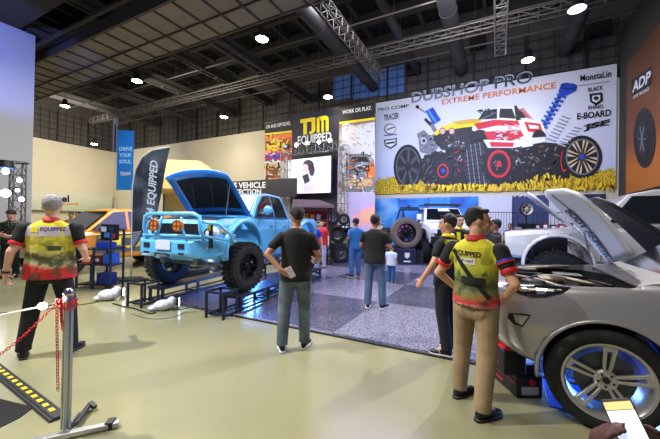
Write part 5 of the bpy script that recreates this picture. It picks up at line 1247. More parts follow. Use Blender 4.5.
b = MB(); b.sph((.46, -.02, .62), (.14, .05, .06), n=12); b.box((0, -.03, .70), (.9, .06, .22)); b.build('grille', dblk, sc_, bevel=.02)

# ---------------------------------------------------------------- black vehicle behind the silver bonnet
dk_ = thing('black_car', 'black car with raised black bonnet between the silver car and the white off-roader', 'car', (1.42, 6.45, 0), -PI / 2)
pb = M('black paint', (20, 21, 26), .2, .3, coat=.9)
bodyloft([(0, ssec(.6, .45, .80)), (.12, ssec(.78, .34, .90)), (.6, ssec(.86, .32, .97)), (1.4, ssec(.87, .32, 1.02)), (4.2, ssec(.86, .34, 1.05))]).build('body', pb, dk_, bevel=.03)
b = MB(); b.loft([[V((x, y, z)) for x, y, z in ((-.70, 1.2, 1.0), (.70, 1.2, 1.0), (.56, 1.95, 1.42), (-.56, 1.95, 1.42))], [V((x, y, z)) for x, y, z in ((-.76, 3.6, 1.02), (.76, 3.6, 1.02), (.56, 3.3, 1.42), (-.56, 3.3, 1.42))]]); b.build('cabin', glass, dk_, bevel=.04)
for s in (-1, 1):
    for y in (.85, 3.4): wheel(dk_, (s * .77, y, .34), .34, .23, .2, s, 'ten', bkrim)
DH = [dep(652, 252, 5.2), dep(690, 250, 4.3), dep(600, 196, 4.9), dep(591, 198, 5.8)]
b, DP, DN = hoodsheet(*DH, -.04, .05)
wparent(b.build('bonnet', M('bonnet black lining', (20, 20, 23), .7), None, smooth=True), dk_)
sg = -1 if DN.dot(CO - DH[0]) < 0 else 1
b = MB()
for u in (.3, .62):
    b.tube([DP(u, .06 + .08 * j, .036 if sg > 0 else -.006) for j in range(11)], .014, 6)
wparent(b.build('bonnet_brace', M('brace grey', (62, 64, 70), .5, .5), None), dk_)

# ---------------------------------------------------------------- white off-roader behind
wp = M('white paint', (226, 226, 232), .25, coat=.8)
wo = thing('white_off_roader', 'lifted white off-roader side on with raised white bonnet, behind the black car', 'car', (.12, 8.55, 0), -PI / 2)
zl = .33
def wsec(w, zb, zt): return [(0, zb), (w * .9, zb), (w * .98, zb + .06), (w, zb + .3), (w, zt - .3), (w * .97, zt - .08), (w * .88, zt), (0, zt + .02)]
wb = bodyloft([(.05, wsec(.72, .72 + zl - .2, 1.15 + zl - .1)), (.18, wsec(.84, .55 + zl, 1.2 + zl - .12)), (.5, wsec(.93, .52 + zl, 1.12 + zl)), (1.5, wsec(.95, .5 + zl, 1.2 + zl)), (5.0, wsec(.95, .5 + zl, 1.26 + zl)), (5.1, wsec(.9, .55 + zl, 1.2 + zl))]).build('body', wp, wo, bevel=.025)
c1 = MB(); c1.cyl((-1.2, .95, .78), (1.2, .95, .78), .56, n=40); c1 = c1.build('c', None, wo); c2 = MB(); c2.cyl((-1.2, 3.9, .78), (1.2, 3.9, .78), .56, n=40); c2 = c2.build('c', None, wo)
c3 = MB(); c3.box2((-.7, .25, 1.1), (.7, 1.3, 1.9)); c3 = c3.build('c', None, wo); cut(wb, [c1, c2, c3])
b = MB(); b.loft([[V((x, y, z)) for x, y, z in ((-.86, 1.45, 1.52), (.86, 1.45, 1.52), (.72, 2.05, 2.16), (-.72, 2.05, 2.16))], [V((x, y, z)) for x, y, z in ((-.92, 2.4, 1.54), (.92, 2.4, 1.54), (.76, 2.4, 2.24), (-.76, 2.4, 2.24))], [V((x, y, z)) for x, y, z in ((-.92, 5.0, 1.56), (.92, 5.0, 1.56), (.76, 4.9, 2.24), (-.76, 4.9, 2.24))]]); b.build('cabin', wp, wo, bevel=.05)
for s in (-1, 1):
    for ya, yb_, sl in ((1.72, 2.55, .36), (2.78, 3.5, 0), (3.75, 4.7, 0)):
        b = MB(); X = lambda z: s * (.92 - .16 * (z - 1.54) / .70 + .004)
        b.prism([(X(1.62), ya, 1.62), (X(1.62), yb_, 1.62), (X(2.12), yb_ - .02, 2.12), (X(2.12), ya + sl, 2.12)], (s * .01, 0, 0)); b.build('side_window', glass, wo)
    b = MB(); secs = []
    for i in range(17):
        t = math.radians(-10 + 200 * i / 16); secs.append([V((s * x, .95 + math.cos(t) * r_, .78 + math.sin(t) * r_)) for x, r_ in ((.93, .55), (.93, .62), (.975, .61), (.985, .575), (.985, .56))])
    b.loft(secs); b.build('wheel_flare', wp, wo, smooth=True)
    for y in (.95, 3.9): wheel(wo, (s * .88, y, .52), .52, .29, .28, s, 'eight', M('blue lit rim', (150, 156, 170), .3, .8), 'mud')
    b = MB(); b.box2((s * .955, 1.6, .9), (s * .96, 1.61, 1.5)); b.build('door_gap', dgrey, wo)
    for k in range(4):
        b = MB(); t = math.radians(40 + k * 33); b.sph((s * 1.0, .95 + math.cos(t) * .62, .78 + math.sin(t) * .62), .012, n=6); b.build('rivet', dgrey, wo)
WH_ = [dep(584, 236, 7.0), dep(592, 240, 5.9), dep(530, 191.5, 6.2), dep(524, 193, 7.4)]
b, WPf, WN = hoodsheet(*WH_, .02, .03); wparent(b.build('bonnet', wp, None, smooth=True), wo)
b = MB(); b.cyl((-.5, .5, .75), (.5, .5, .75), .06); b.box((0, .9, 1.1), (.7, .6, .4)); b.cyl((-.8, .95, .46), (.8, .95, .46), .06); b.tube([(-.6, .95, .5), (-.55, .95, 1.1)], .05, 8); b.tube([(.6, .95, .5), (.55, .95, 1.1)], .05, 8); b.box((0, .3, .9), (1.3, .1, .3)); b.build('engine', M('engine dark'), wo, bevel=.01)
b = MB(); b.bar((-.8, .0, .95), (.8, .0, .95), .16, .25); b.tube([(-.7, -.02, 1.0), (-.6, -.15, 1.15), (.6, -.15, 1.15), (.7, -.02, 1.0)], .04, 8); b.build('bumper', blk, wo, bevel=.02)

# ---------------------------------------------------------------- white pickup facing the camera in the middle distance
wf = thing('white_pickup', 'white lifted pickup facing the camera with a roof bar, in front of the blue panels', 'pickup', gnd(454, 11.9), facing(-.08, -1) + PI * 0)
wfb = bodyloft([(0.0, wsec(.72, .85, 1.42)), (.1, wsec(.84, .80, 1.50)), (.4, wsec(.90, .78, 1.58)), (1.3, wsec(.92, .76, 1.66)), (3.5, wsec(.92, .8, 1.7))]).build('body', wp, wf, bevel=.03)
c1 = MB(); c1.cyl((-1.2, .8, .8), (1.2, .8, .8), .54, n=32); c1 = c1.build('c', None, wf); c2 = MB(); c2.cyl((-1.2, 2.75, .8), (1.2, 2.75, .8), .54, n=32); c2 = c2.build('c', None, wf); cut(wfb, [c1, c2])
b = MB(); b.loft([[V((x, y, z)) for x, y, z in ((-.84, 1.2, 1.64), (.84, 1.2, 1.64), (.70, 1.7, 2.22), (-.70, 1.7, 2.22))], [V((x, y, z)) for x, y, z in ((-.84, 3.0, 1.66), (.84, 3.0, 1.66), (.70, 2.8, 2.26), (-.70, 2.8, 2.26))]]); b.build('cabin', wp, wf, bevel=.05)
b = MB(); b.prism([(-.74, 1.24, 1.72), (.74, 1.24, 1.72), (.64, 1.65, 2.17), (-.64, 1.65, 2.17)], (0, -.02, .02)); b.build('windscreen', glass, wf)
b = MB(); b.prism([(-.20, 1.50, 2.07), (.28, 1.50, 2.07), (.2, 1.58, 2.15), (-.2, 1.58, 2.15)], (0, -.03, .03)); b.build('windscreen_sticker', white, wf)
b = MB(); b.box((0, -.01, 1.22), (1.2, .05, .24)); b.build('grille', blk, wf)
b = MB(); b.box((0, -.12, .95), (1.7, .2, .28)); b.build('bumper', blk, wf, bevel=.03)
for s in (-1, 1):
    b = MB(); b.box((s * .72, .02, 1.28), (.26, .08, .2)); b.build('headlight', M('headlight glass'), wf, bevel=.02)
    b = MB(); b.box((s * 1.03, 1.25, 1.82), (.2, .1, .24)); b.build('wing_mirror', wp, wf, bevel=.03)
    b = MB(); b.prism([(s * .848, 1.5, 1.74), (s * .848, 2.6, 1.74), (s * .73, 2.5, 2.15), (s * .74, 1.75, 2.15)], (s * .012, 0, 0)); b.build('side_window', glass, wf)
    for y in (.8, 2.75): wheel(wf, (s * .92, y, .47), .47, .25, .3, s, 'eight', bkrim, 'mud')
b = MB(); b.box((0, 1.75, 2.36), (1.5, .08, .09)); b.bar((-.62, 1.8, 2.24), (-.62, 1.78, 2.34), .04); b.bar((.62, 1.8, 2.24), (.62, 1.78, 2.34), .04); b.bar((-.9, 2.0, 2.34), (.9, 2.0, 2.34), .04); b.bar((-.7, 1.8, 2.32), (-.7, 2.7, 2.36), .04); b.bar((.7, 1.8, 2.32), (.7, 2.7, 2.36), .04); b.build('roof_rack', dgrey, wf)

# ---------------------------------------------------------------- orange show pickup at the left
orp = M('orange paint', (232, 150, 36), .3, coat=.8)
oc = thing('orange_pickup', 'orange pickup with yellow and grey door graphics, behind the tool rack', 'pickup', (-10.95, 3.4, 0), 0)
ob_ = bodyloft([(.42, wsec(.78, .55, .92)), (.48, wsec(.86, .42, 1.02)), (.8, wsec(.93, .38, 1.10)), (1.5, wsec(.95, .36, 1.16)), (4.9, wsec(.95, .38, 1.24)), (5.05, wsec(.92, .45, 1.2))]).build('body', orp, oc, bevel=.03)
c1 = MB(); c1.cyl((-1.2, .95, .42), (1.2, .95, .42), .46, n=40); c1 = c1.build('c', None, oc); c2 = MB(); c2.cyl((-1.2, 4.0, .42), (1.2, 4.0, .42), .46, n=40); c2 = c2.build('c', None, oc); cut(ob_, [c1, c2])
b = MB(); b.loft([[V((x, y, z)) for x, y, z in ((-.84, 1.3, 1.12), (.84, 1.3, 1.12), (.68, 2.1, 1.78), (-.68, 2.1, 1.78))], [V((x, y, z)) for x, y, z in ((-.90, 2.3, 1.15), (.90, 2.3, 1.15), (.70, 2.5, 1.86), (-.70, 2.5, 1.86))], [V((x, y, z)) for x, y, z in ((-.90, 4.6, 1.2), (.90, 4.6, 1.2), (.68, 3.9, 1.80), (-.68, 3.9, 1.80))]]); b.build('cabin', orp, oc, bevel=.06, seg=3)
for s in (-1, 1):
    for pts in ([(1.45, 1.20), (2.45, 1.22), (2.45, 1.76), (2.12, 1.73)], [(2.55, 1.22), (3.25, 1.22), (3.2, 1.77), (2.55, 1.77)], [(3.35, 1.24), (3.9, 1.26), (3.6, 1.72), (3.3, 1.74)]):
        b = MB(); b.prism([(s * (.90 - .2 * (z - 1.15) / .7 + .006), y, z) for y, z in pts], (s * .01, 0, 0)); b.build('side_window', M('teal dark glass', (18, 44, 46), .08, coat=.5), oc)
    b = MB(); b.prism([(s * .952, y, z) for y, z in ((1.5, .55), (4.3, .55), (4.5, 1.02), (4.2, 1.12), (1.6, 1.06))], (s * .006, 0, 0)); b.build('door_graphic', M('graphic grey', (96, 96, 100), .4), oc)
    b = MB(); b.tube([(s * .965, 1.5, 1.08), (s * .965, 4.2, 1.15), (s * .965, 4.42, 1.05), (s * .965, 4.46, .62)], .018, 6); b.build('white_stripe', white, oc)
    b = MB(); b.box((s * 1.03, 1.75, 1.22), (.2, .12, .16)); b.build('wing_mirror', orp, oc, bevel=.03)
    for y in (.95, 4.0): wheel(oc, (s * .85, y, .40), .40, .25, .24, s, 'six', bkrim)
text_quad('TJM', oc.location + V((.963, 1.62, .66)), oc.location + V((.963, 3.95, .66)), oc.location + V((.963, 1.62, 1.04)), yel, oc, 'door_lettering', .05)
b = MB(); b.prism([(-.74, 1.42, 1.24), (.74, 1.42, 1.24), (.62, 2.02, 1.74), (-.62, 2.02, 1.74)], (0, -.02, .02)); b.build('windscreen', glass, oc)
b = MB(); b.box((0, .42, .82), (1.1, .06, .2)); b.build('grille', blk, oc)
# ================================================================ THINGS AROUND
# ---- feather flag
fl = thing('feather_flag', 'tall black feather flag lettered 4X4 EQUIPPED on a white pole', 'flag', at(131, 280))
fp = V(fl.location); fn = (CO - fp); fn.z = 0; fn.normalize()
def FPt(p, l=0): return onP(p[0], p[1], fp, fn) + fn * l
fk = NT('flag cloth', .6); x, y, z = fk.xyz(); fk.color(fk.mix(fk.ramp(fk.noise(2.0, 6), [(.45, (0, 0, 0)), (.7, (255, 255, 255))]), (30, 33, 38), (104, 112, 116)))
out = [(132, 252), (132.4, 215), (133, 185), (136, 170), (142, 158), (152, 151), (162, 148.5), (170, 147.5), (168, 156), (165, 172), (161, 196), (157, 214), (148, 228), (140, 240)]
b = MB(); b.prism([FPt(p) for p in out], -fn * .012); wparent(b.build('flag_cloth', fk.m, None), fl)
b = MB(); b.tube([V((fp.x, fp.y, .05)), FPt((131.5, 252)), FPt((131.7, 215)), FPt((132.4, 185)), FPt((135.4, 169)), FPt((141.5, 157)), FPt((151.5, 150)), FPt((170, 147))], .016, 8); wparent(b.build('pole', M('flag pole white', (215, 218, 222), .35), None, smooth=True), fl)
text_quad('4X4 EQUIPPED', FPt((154.5, 226), .004), FPt((159.5, 162), .004), FPt((145, 224), .004), WH, fl, 'lettering', .03)
b = MB()
for i in range(6):
    b.poly([FPt((133, 232 + i * 2.6), .004), FPt((142 - i, 231 + i * 2.0), .004), FPt((141 - i, 232.2 + i * 2.0), .004), FPt((133, 233.4 + i * 2.6), .004)])
wparent(b.build('tread_print', M('print silver'), None, fix=False), fl)
b = MB(); b.cyl((0, 0, 0), (0, 0, .05), .30, .28, n=24); b.box((0, 0, .03), (.9, .09, .05), .4); b.build('base', dblk, fl)

# ---- pale yellow canopy tent far behind the blue pickup
tp = gnd(187, 13.6)
te = thing('canopy_tent', 'pale yellow canopy tent behind the blue pickup bonnet', 'tent', tp, facing(.1, -1))
ty_ = M('tent yellow', (222, 206, 132), .7, noise=.05, nscale=1.5)
b = MB(); w = 1.5
b.loft([[V((x, y, 2.7)) for x, y in ((-w, -1.3), (w, -1.3), (w, 1.3), (-w, 1.3))], [V((x, y, 3.15)) for x, y in ((-w, -1.3), (w, -1.3), (w, 1.3), (-w, 1.3))], [V((x, y, 3.95)) for x, y in ((-w * .55, -.6), (w * .45, -.6), (w * .45, .6), (-w * .55, .6))], [V((x, y, 4.02)) for x, y in ((-w * .4, -.3), (w * .3, -.3), (w * .3, .3), (-w * .4, .3))]])
b.build('canopy', ty_, te, bevel=.05)
b = MB(); b.box2((-w, 1.26, 1.3), (w * .4, 1.3, 2.7)); b.build('back_cloth', ty_, te)
for x in (-w + .06, w - .06):
    for y in (-1.2, 1.2):
        b = MB(); b.box2((x - .03, y - .03, 0), (x + .03, y + .03, 2.72)); b.build('leg', steel, te)

# ---- tool rack at the left with its load
rk = at(100, 287); rr_ = facing(-.1, -1)
rack = thing('tool_rack', 'open dark steel rack in front of the orange pickup', 'rack', rk, rr_)
W_ = .40
b = MB()
for z in (.08, .52, .86): b.box2((-W_, -.2, z - .015), (W_, .2, z + .015))
b.build('shelf', M('rack shelf', (44, 50, 66), .5, .4), rack)
for x, h in ((-W_, .70), (.0, .90), (W_, 1.30)):
    for y in (-.19, .19):
        b = MB(); b.box2((x - .018, y - .018, 0), (x + .018, y + .018, h)); b.build('leg', M('rack post', (50, 62, 92), .45, .5), rack)
b = MB(); b.box2((0, .18, 1.27), (W_, .2, 1.30)); b.box2((0, .18, .88), (W_, .2, .90)); b.build('top_rail', dgrey, rack)
def on(root, p): return V(root.location) + Matrix.Rotation(root.rotation_euler.z, 3, 'Z') @ V(p)
def smallbox(name, label, cat, p, rot, size, mat, extra=None, group=None, bevel=.008):
    t = thing(name, label, cat, p, rot, group); b = MB(); b.box((0, 0, size[2] / 2), size); b.build('body', mat, t, bevel=bevel)
    if extra: extra(t, size)
    return t
def hnd(t, s): b = MB(); b.tube([(-s[0] * .25, 0, s[2]), (-s[0] * .22, 0, s[2] + .04), (s[0] * .22, 0, s[2] + .04), (s[0] * .25, 0, s[2])], .008, 6); b.build('handle', blk, t)
def lbl(t, s): b = MB(); b.box((0, -s[1] / 2 - .002, s[2] * .5), (s[0] * .6, .004, s[2] * .4)); b.build('label', white, t)
smallbox('tool_case', 'blue tool case on the top shelf of the tool rack', 'case', on(rack, (.14, 0, .875)), rr_, (.30, .24, .14), bluem, hnd)
def scrn(t, s):
    for q, (x, z, c) in enumerate(((-.1, .25, (220, 225, 235)), (.08, .27, (40, 60, 110)), (-.02, .12, (60, 140, 210)), (.11, .10, (190, 60, 50)))):
        b = MB(); b.box((x, -s[1] / 2 - .003, z), (.13, .006, .11)); b.build('label', M('pack print %d' % q, c, .5), t)
smallbox('display_unit', 'dark display unit with small coloured cards above the blue tool case', 'display', on(rack, (.17, .05, 1.015 + .04)), rr_, (.36, .12, .36), blk, scrn)
smallbox('plastic_crate', 'orange crate on the middle shelf of the tool rack, left of the dark one', 'crate', on(rack, (-.24, 0, .535)), rr_, (.22, .26, .16), M('crate orange', (220, 96, 44), .5), lbl)
smallbox('plastic_crate', 'dark red crate on the middle shelf of the tool rack', 'crate', on(rack, (.0, .02, .535)), rr_, (.18, .26, .17), M('crate dark red', (130, 40, 34), .5), lbl)
smallbox('tool_case', 'blue case on the middle shelf, at the right end of the rack', 'case', on(rack, (.26, 0, .535)), rr_, (.20, .26, .24), M('case blue', (40, 96, 190), .4), hnd)
smallbox('tool_case', 'dark blue case on the lowest shelf of the tool rack', 'case', on(rack, (.16, 0, .095)), rr_, (.28, .26, .24), M('case dark blue', (24, 44, 120), .4), hnd)

# ---- light tower at the far left
lt_ = thing('light_tower', 'lattice light tower with bright stage lamps at the left edge', 'tower', gnd(17, 10.2))
truss_mb((0, 0, 0), (0, 0, 3.3), w=.3, step=.4).build('mast', alu, lt_)
b = MB(); b.box((0, 0, .03), (.9, .9, .06)); b.build('base', dgrey, lt_)
b = MB(); b.cyl(-R0 * .75 + V((0, 0, 3.25)), R0 * .35 + V((0, 0, 3.25)), .03); b.build('cross_bar', alu, lt_)
for i, (px, py, r, e, lab) in enumerate(((5, 171, .09, 14, 'upper bright stage lamp on the light tower'), (5, 193, .12, 20, 'large lower stage lamp of the light tower, brightest of all'), (19, 180, .07, 8, 'small upper stage lamp right of the light tower mast'), (21, 199, .07, 6, 'lowest small stage lamp right of the light tower mast'), (17, 190, .05, 10, 'tiny lamp between the two small stage lamps'))):
    p = dep(px, py, 9.8); d = (V((-4, 3, 1)) - p).normalized()
    t = thing('stage_lamp', lab, 'stage lamp', p); b = MB(); b.cyl(-d * .2, d * .05, r * .8, r * 1.15, n=18); b.build('lamp_body', blk, t)
    b = MB(); b.cyl(d * .05, d * .07, r, n=20); b.build('lens', M('stage lens %d' % i, (225, 232, 255), .4, emit=e), t)
    b = MB(); q = V(lt_.location); q.z = p.z; b.bar(-d * .1, (q - p) * .95, .03); b.build('clamp_arm', dgrey, t)
t = thing('stage_lamp', 'dark unlit lamp head on top of the light tower', 'stage lamp', dep(6, 164.5, 9.8)); b = MB(); b.cyl((0, 0, -.1), (0, 0, .12), .2, .16, n=18); b.build('lamp_body', blk, t)
b = MB(); b.cyl((0, 0, -.12), (0, 0, -.1), .17, n=18); b.build('lens', M('blue spot glow'), t)

# ---- barrier post in the left foreground
bp0 = at(65.5, 433)
post = thing('barrier_post', 'silver aluminium profile post on a splayed foot, left foreground', 'post', (bp0.x, bp0.y, 0))
alp = M('brushed profile', (186, 190, 200), .28, .9)
b = MB(); H_ = .985
for x, y in ((-.015, -.015), (.015, -.015), (.015, .015), (-.015, .015)): b.box2((x - .009, y - .009, .03), (x + .009, y + .009, H_))
b.box2((-.012, -.012, .03), (.012, .012, H_)); b.build('post_profile', alp, post, bevel=.002)
b = MB(); b.lathe([(.03, 0), (.033, .02), (.026, .045), (.012, .055)], (0, 0, H_), n=16); b.build('cap', M('chrome cap', (190, 192, 196), .15, 1), post, smooth=True)
f1 = at(119, 426.5) - bp0; f2 = at(30, 446) - bp0
def off(p, z): return V((p.x, p.y, z))
b = MB(); b.bar(off(f2, .025), off(f1, .025), .05, .035); b.build('foot', alp, post, bevel=.003)
b = MB(); e = off(f1 * .83, .03); b.box(e, (.05, .075, .05), math.atan2(f1.y, f1.x)); b.bar(off(f1 * .85, .03), off(f1 * 1.02, .03) + V((.0, -.02, 0)), .02); b.build('foot_clamp', blk, post, bevel=.003)
g1 = at(76, 428) - bp0; g2 = at(90, 409) - bp0
b = MB(); b.tube([off(g1 * .3, .03), off(g1, .035), off(g2, .04)], .02, 8); b.build('rear_leg', M('dull metal', (84, 84, 88), .35, .7), post)
b = MB(); h1 = at(95, 411) - bp0; b.bar(off(g2, .05), off(h1, .03), .03, .03); b.bar(off(g1 * .5, .05), off(g1 * .9 + (g2 - g1) * .25, .08), .012); b.build('leg_bracket', blk, post)
# red plastic chain: draped to the left and hanging beside the post
chm = M('chain red', (205, 26, 40), .35)
def chain(b, pts, L=.030, w=.0075, r=.0027):
    P = [V(p) for p in pts]; seg = []; acc = 0; d0 = 0; out = []
    for a, c in zip(P, P[1:]):
        ln = (c - a).length; t = d0
        while t < ln: out.append((a + (c - a) * (t / ln), (c - a).normalized())); t += L * .72
        d0 = t - ln
    for i, (p, d) in enumerate(out):
        u = V((0, 0, 1)) if abs(d.z) < .9 else R0; s = d.cross(u).normalized(); s2 = s.cross(d)
        if i % 2: s = s2
        loop = [p + d * (L / 2 * math.cos(q)) * 1.0 + s * (w * 1.25 * math.sin(q)) for q in [2 * PI * k / 8 for k in range(9)]]
        b.tube(loop, r, 5)
ch = thing('chain', 'red plastic chain looped round the post top and hanging beside it', 'chain', (0, 0, 0))
tx_ = V((bp0.x, bp0.y, 0)); toc = (CO - tx_); toc.z = 0; toc.normalize()
top = tx_ + toc * .04
b = MB()
chain(b, [dep(57, 300, 2.29) , dep(57, 330, 2.27), dep(57.5, 360, 2.27), dep(58, 392, 2.27)]); chain(b, [dep(61, 300, 2.27), dep(61.5, 318, 2.26), dep(63, 330, 2.26)])
a = dep(60, 302, 2.29); 
for dx, dz in ((.0, 0), (.012, -.02), (-.01, -.035)):
    chain(b, [tx_ + V((math.cos(q) * .045, math.sin(q) * .045, .945 + dz + .012 * math.sin(2 * q + dx * 90))) for q in [2 * PI * k / 14 for k in range(15)]])
b.build('hanging_links', chm, ch)
b = MB(); pts = []
for k in range(13):
    t = k / 12; x = 57 + (-14 - 57) * t; y = 302 + 62 * t - 8 * math.sin(PI * t) + 14 * math.sin(PI * t) * .9; pts.append(dep(x, y, 2.30 - .12 * t))
chain(b, pts); b.build('draped_links', chm, ch)
lw = thing('light_tube', 'thin white light tube with a glowing tip reaching the barrier post from the left', 'lamp', (0, 0, 0))
b = MB(); b.tube([dep(-12, 317.5, 2.32), dep(38, 307.2, 2.36)], .006, 8); b.build('tube', M('white tube', (225, 228, 240), .3, emit=.25), lw)
b = MB(); b.sph(dep(42.5, 306, 2.36), (.030, .030, .026)); b.build('glowing_tip', M('warm tip', (255, 236, 190), .3, emit=30), lw, smooth=True)
b = MB(); b.tube([dep(48, 305, 2.37), dep(58, 303, 2.37)], .012, 8); b.build('end_cap', blk, lw)
lp = bpy.data.lights.new('tip light', 'POINT'); lp.energy = 6; lp.color = (1, .88, .66); lp.shadow_soft_size = .03; lpo = bpy.data.objects.new('tip_light', lp); COL.objects.link(lpo); lpo.location = dep(44, 300, 2.3)
# cable ramp
ca = at(-14, 361); cb = at(59, 419.5); d = (cb - ca).normalized(); s_ = V((-d.y, d.x, 0)); hwid = .062
cr = thing('cable_ramp', 'black rubber cable ramp with yellow blocks at the lower left', 'cable ramp', ca)
L = (cb - ca).length
b = MB(); b.loft([[d * t + s_ * w_ + V((0, 0, h_)) for w_, h_ in ((-hwid, 0), (hwid, 0), (hwid * .5, .028), (-hwid * .5, .028))] for t in (0, L)]); b.build('rubber_body', M('ramp rubber', (34, 35, 38), .6), cr, bevel=.003)
b = MB()
n_b = int(L / .12)
for i in range(n_b):
    b = MB(); c = d * (.05 + i * .12) + V((0, 0, .029)); b.box(c, (.055, .034, .006), math.atan2(d.y, d.x)); b.build('yellow_block', M('safety yellow', (240, 208, 30), .5), cr)
pass
for sx in (-1, 1):
    q = MB(); q.bar(s_ * sx * hwid * .78 + V((0, 0, .014)), d * L + s_ * sx * hwid * .78 + V((0, 0, .014)), .008, .008); q.build('edge_rib', M('rib rubber', (52, 53, 56), .6), cr)
b = MB(); P = [at(-10, 397), at(10, 402), at(34, 407.5), at(20, 418), at(-2, 429), at(-20, 440)]; b.prism([V((p.x, p.y, .001)) for p in P], (0, 0, .006)); tag(b.build('floor_patch', M('black floor patch', (14, 14, 16), .9)), 'flat black patch on the floor at the left edge, beside the cable ramp', 'cloth')  # flat black patch lying on the floor

# ---- wrapped work lights on the floor and their cables
wr_ = NT('white plastic wrap', .35); wr_.b.inputs['Base Color'].default_value = lin((216, 218, 228)); wr_.bump(wr_.noise(14, 5), .9, .05)
for i, (px, py, k, lab) in enumerate(((165, 310, 1.0, 'white plastic wrapped work light on the floor in front of the blue pickup'), (110, 300, 1.15, 'white plastic wrapped work light on the floor beside the flag base'))):
    p = at(px, py); t = thing('work_light', lab, 'work light', p, facing(.9, .4)); 
    b = MB(); b.sph((0, .03, .09 * k), (.12 * k, .15 * k, .09 * k)); b.sph((.03, -.1, .12 * k), (.10 * k, .08 * k, .10 * k)); b.sph((0, .17, .05), (.07, .10, .05)); o = b.build('plastic_wrap', wr_.m, t, remesh=.012, sm=2)
    b = MB(); b.box((.0, -.20, .12 * k), (.18, .03, .14)); b.bar((-.08, -.19, .0), (-.08, -.19, .1), .012); b.bar((.08, -.19, .0), (.08, -.19, .1), .012); b.build('lamp_head', blk, t, bevel=.005)
    b = MB(); b.box((.0, -.218, .12 * k), (.15, .006, .11)); b.build('lens', M('cold lens', (200, 225, 255), .3, emit=25 if i == 0 else 8), t)
    l = bpy.data.lights.new('work light', 'SPOT'); l.energy = 70 if i == 0 else 25; l.color = (.45, .68, 1); l.spot_size = 2.2; l.spot_blend = .5; l.shadow_soft_size = .05; lo_ = bpy.data.objects.new('work_light_beam', l); COL.objects.link(lo_); lo_.parent = t; lo_.location = (0, -.24, .13); lo_.rotation_euler = (math.radians(95), 0, 0)
def cord(pts, label, r=.008, mat=blk):
    P = [at(x, y) + V((0, 0, r)) for x, y in pts]; Q = []
    for i in range(len(P) - 1):
        p0 = P[max(0, i - 1)]; p1 = P[i]; p2 = P[i + 1]; p3 = P[min(len(P) - 1, i + 2)]
        for k in range(6):
            t = k / 6; Q.append(.5 * (2 * p1 + (p2 - p0) * t + (2 * p0 - 5 * p1 + 4 * p2 - p3) * t * t + (3 * p1 - p0 - 3 * p2 + p3) * t ** 3))
    Q.append(P[-1]); b = MB(); b.tube(Q, r, 6); tag(b.build('power_cord', mat, smooth=True), label, 'cord')
cord([(156, 313), (150, 314), (143, 312), (134, 309), (124, 307), (113, 304)], 'black cord between the two wrapped work lights', .011)
cord([(99, 302), (88, 304), (74, 306), (60, 308), (30, 311), (-6, 314)], 'black cord running left from the wrapped light beside the flag')
cord([(172, 311), (185, 309), (196, 306), (203, 303), (208, 296)], 'black cord under the front of the blue pickup')
cord([(131, 314), (150, 319), (170, 318), (185, 313), (197, 312)], 'thin cord curving on the floor before the wheel ramps', .004)

# ---- parts stored round the blue pickup
def tyre_thing(label, p, R, r, w, style='eight', rim=None, flat=False, rz=0, tilt=0, group=None, tread='mud', name='spare_wheel'):
    t = thing(name, label, 'wheel', p, rz, group); wheel(t, (0, 0, 0), R, r, w, 1, style, rim or bkrim, tread)
    if flat: t.rotation_euler = (0, -PI / 2, rz)
    else: t.rotation_euler = (0, tilt, rz)
    return t
p = at(193, 277); tyre_thing('wheel lying flat on the floor under the blue pickup', (p.x, p.y, .13), .42, .24, .26, flat=True, tread='road')
p = at(272, 264); dr = thing('oil_drum', 'low blue drum on the mat beside the blue pickup tail', 'drum', p); b = MB(); b.lathe([(.27, 0), (.28, .02), (.27, .04), (.27, .22), (.28, .24), (.27, .26), (.27, .50), (.24, .52)], (0, 0, 0), n=24); b.build('drum_body', M('drum blue', (24, 60, 130), .35, .3), dr, smooth=True)
p = at(255, 260); smallbox('foam_pad', 'yellow beige pad left of the blue drum', 'pad', p, .3, (.5, .3, .22), M('pad yellow', (210, 180, 90), .7), lbl)
p = at(262, 291); smallbox('parts_box', 'flat white and red parts box on the mat by the ramp', 'box', p, .5, (.55, .2, .06), M('box white', (205, 205, 215), .5), lbl)
p = at(268, 284); smallbox('parts_box', 'dark red flat box behind the white and red parts box', 'box', p, .2, (.5, .16, .10), M('crate dark red'), lbl)

# ---- black cases by the silver car's nose
c0 = at(499, 372); c1_ = at(529, 398); dd = (c1_ - c0); ang = math.atan2(dd.y, dd.x)
lc = thing('tool_case', 'long black winch case on the floor beside the silver car nose', 'case', (c0 + c1_) / 2, ang)
b = MB(); b.box((0, 0, .10), (dd.length * 1.05, .24, .20)); b.build('body', M('case black', (24, 24, 28), .45), lc, bevel=.015)
b = MB(); b.box((dd.length * .525 + .003, 0, .07), (.006, .15, .07)); b.build('label', M('label grey', (170, 172, 176), .5), lc)
b = MB(); b.cyl((dd.length * .525, .02, .145), (dd.length * .525 + .006, .02, .145), .03, n=20); b.build('emblem', redm, lc)
b = MB(); b.box((0, -.122, .13), (.5, .006, .03)); b.box((-.1, -.122, .06), (.3, .006, .03)); b.build('side_label', M('case red print', (150, 30, 34), .5), lc)
b = MB(); b.box((dd.length * .40, .02, .24), (.07, .10, .09)); b.build('handle', blk, lc, bevel=.01)
p = dep(508, 350, 3.0); rb_ = thing('tool_case', 'black case with a bright red lid standing on the long black case', 'case', (p.x, p.y, .20), ang)
b = MB(); b.box((0, 0, .11), (.24, .20, .22)); b.build('body', M('case black'), rb_, bevel=.012)
b = MB(); b.box((0, 0, .235), (.245, .205, .035)); b.build('lid', M('lid red', (196, 26, 30), .4), rb_, bevel=.012)
b = MB(); b.box((.03, 0, .254), (.12, .08, .004)); b.build('label', M('orange label', (230, 110, 70), .5), rb_)
b = MB()
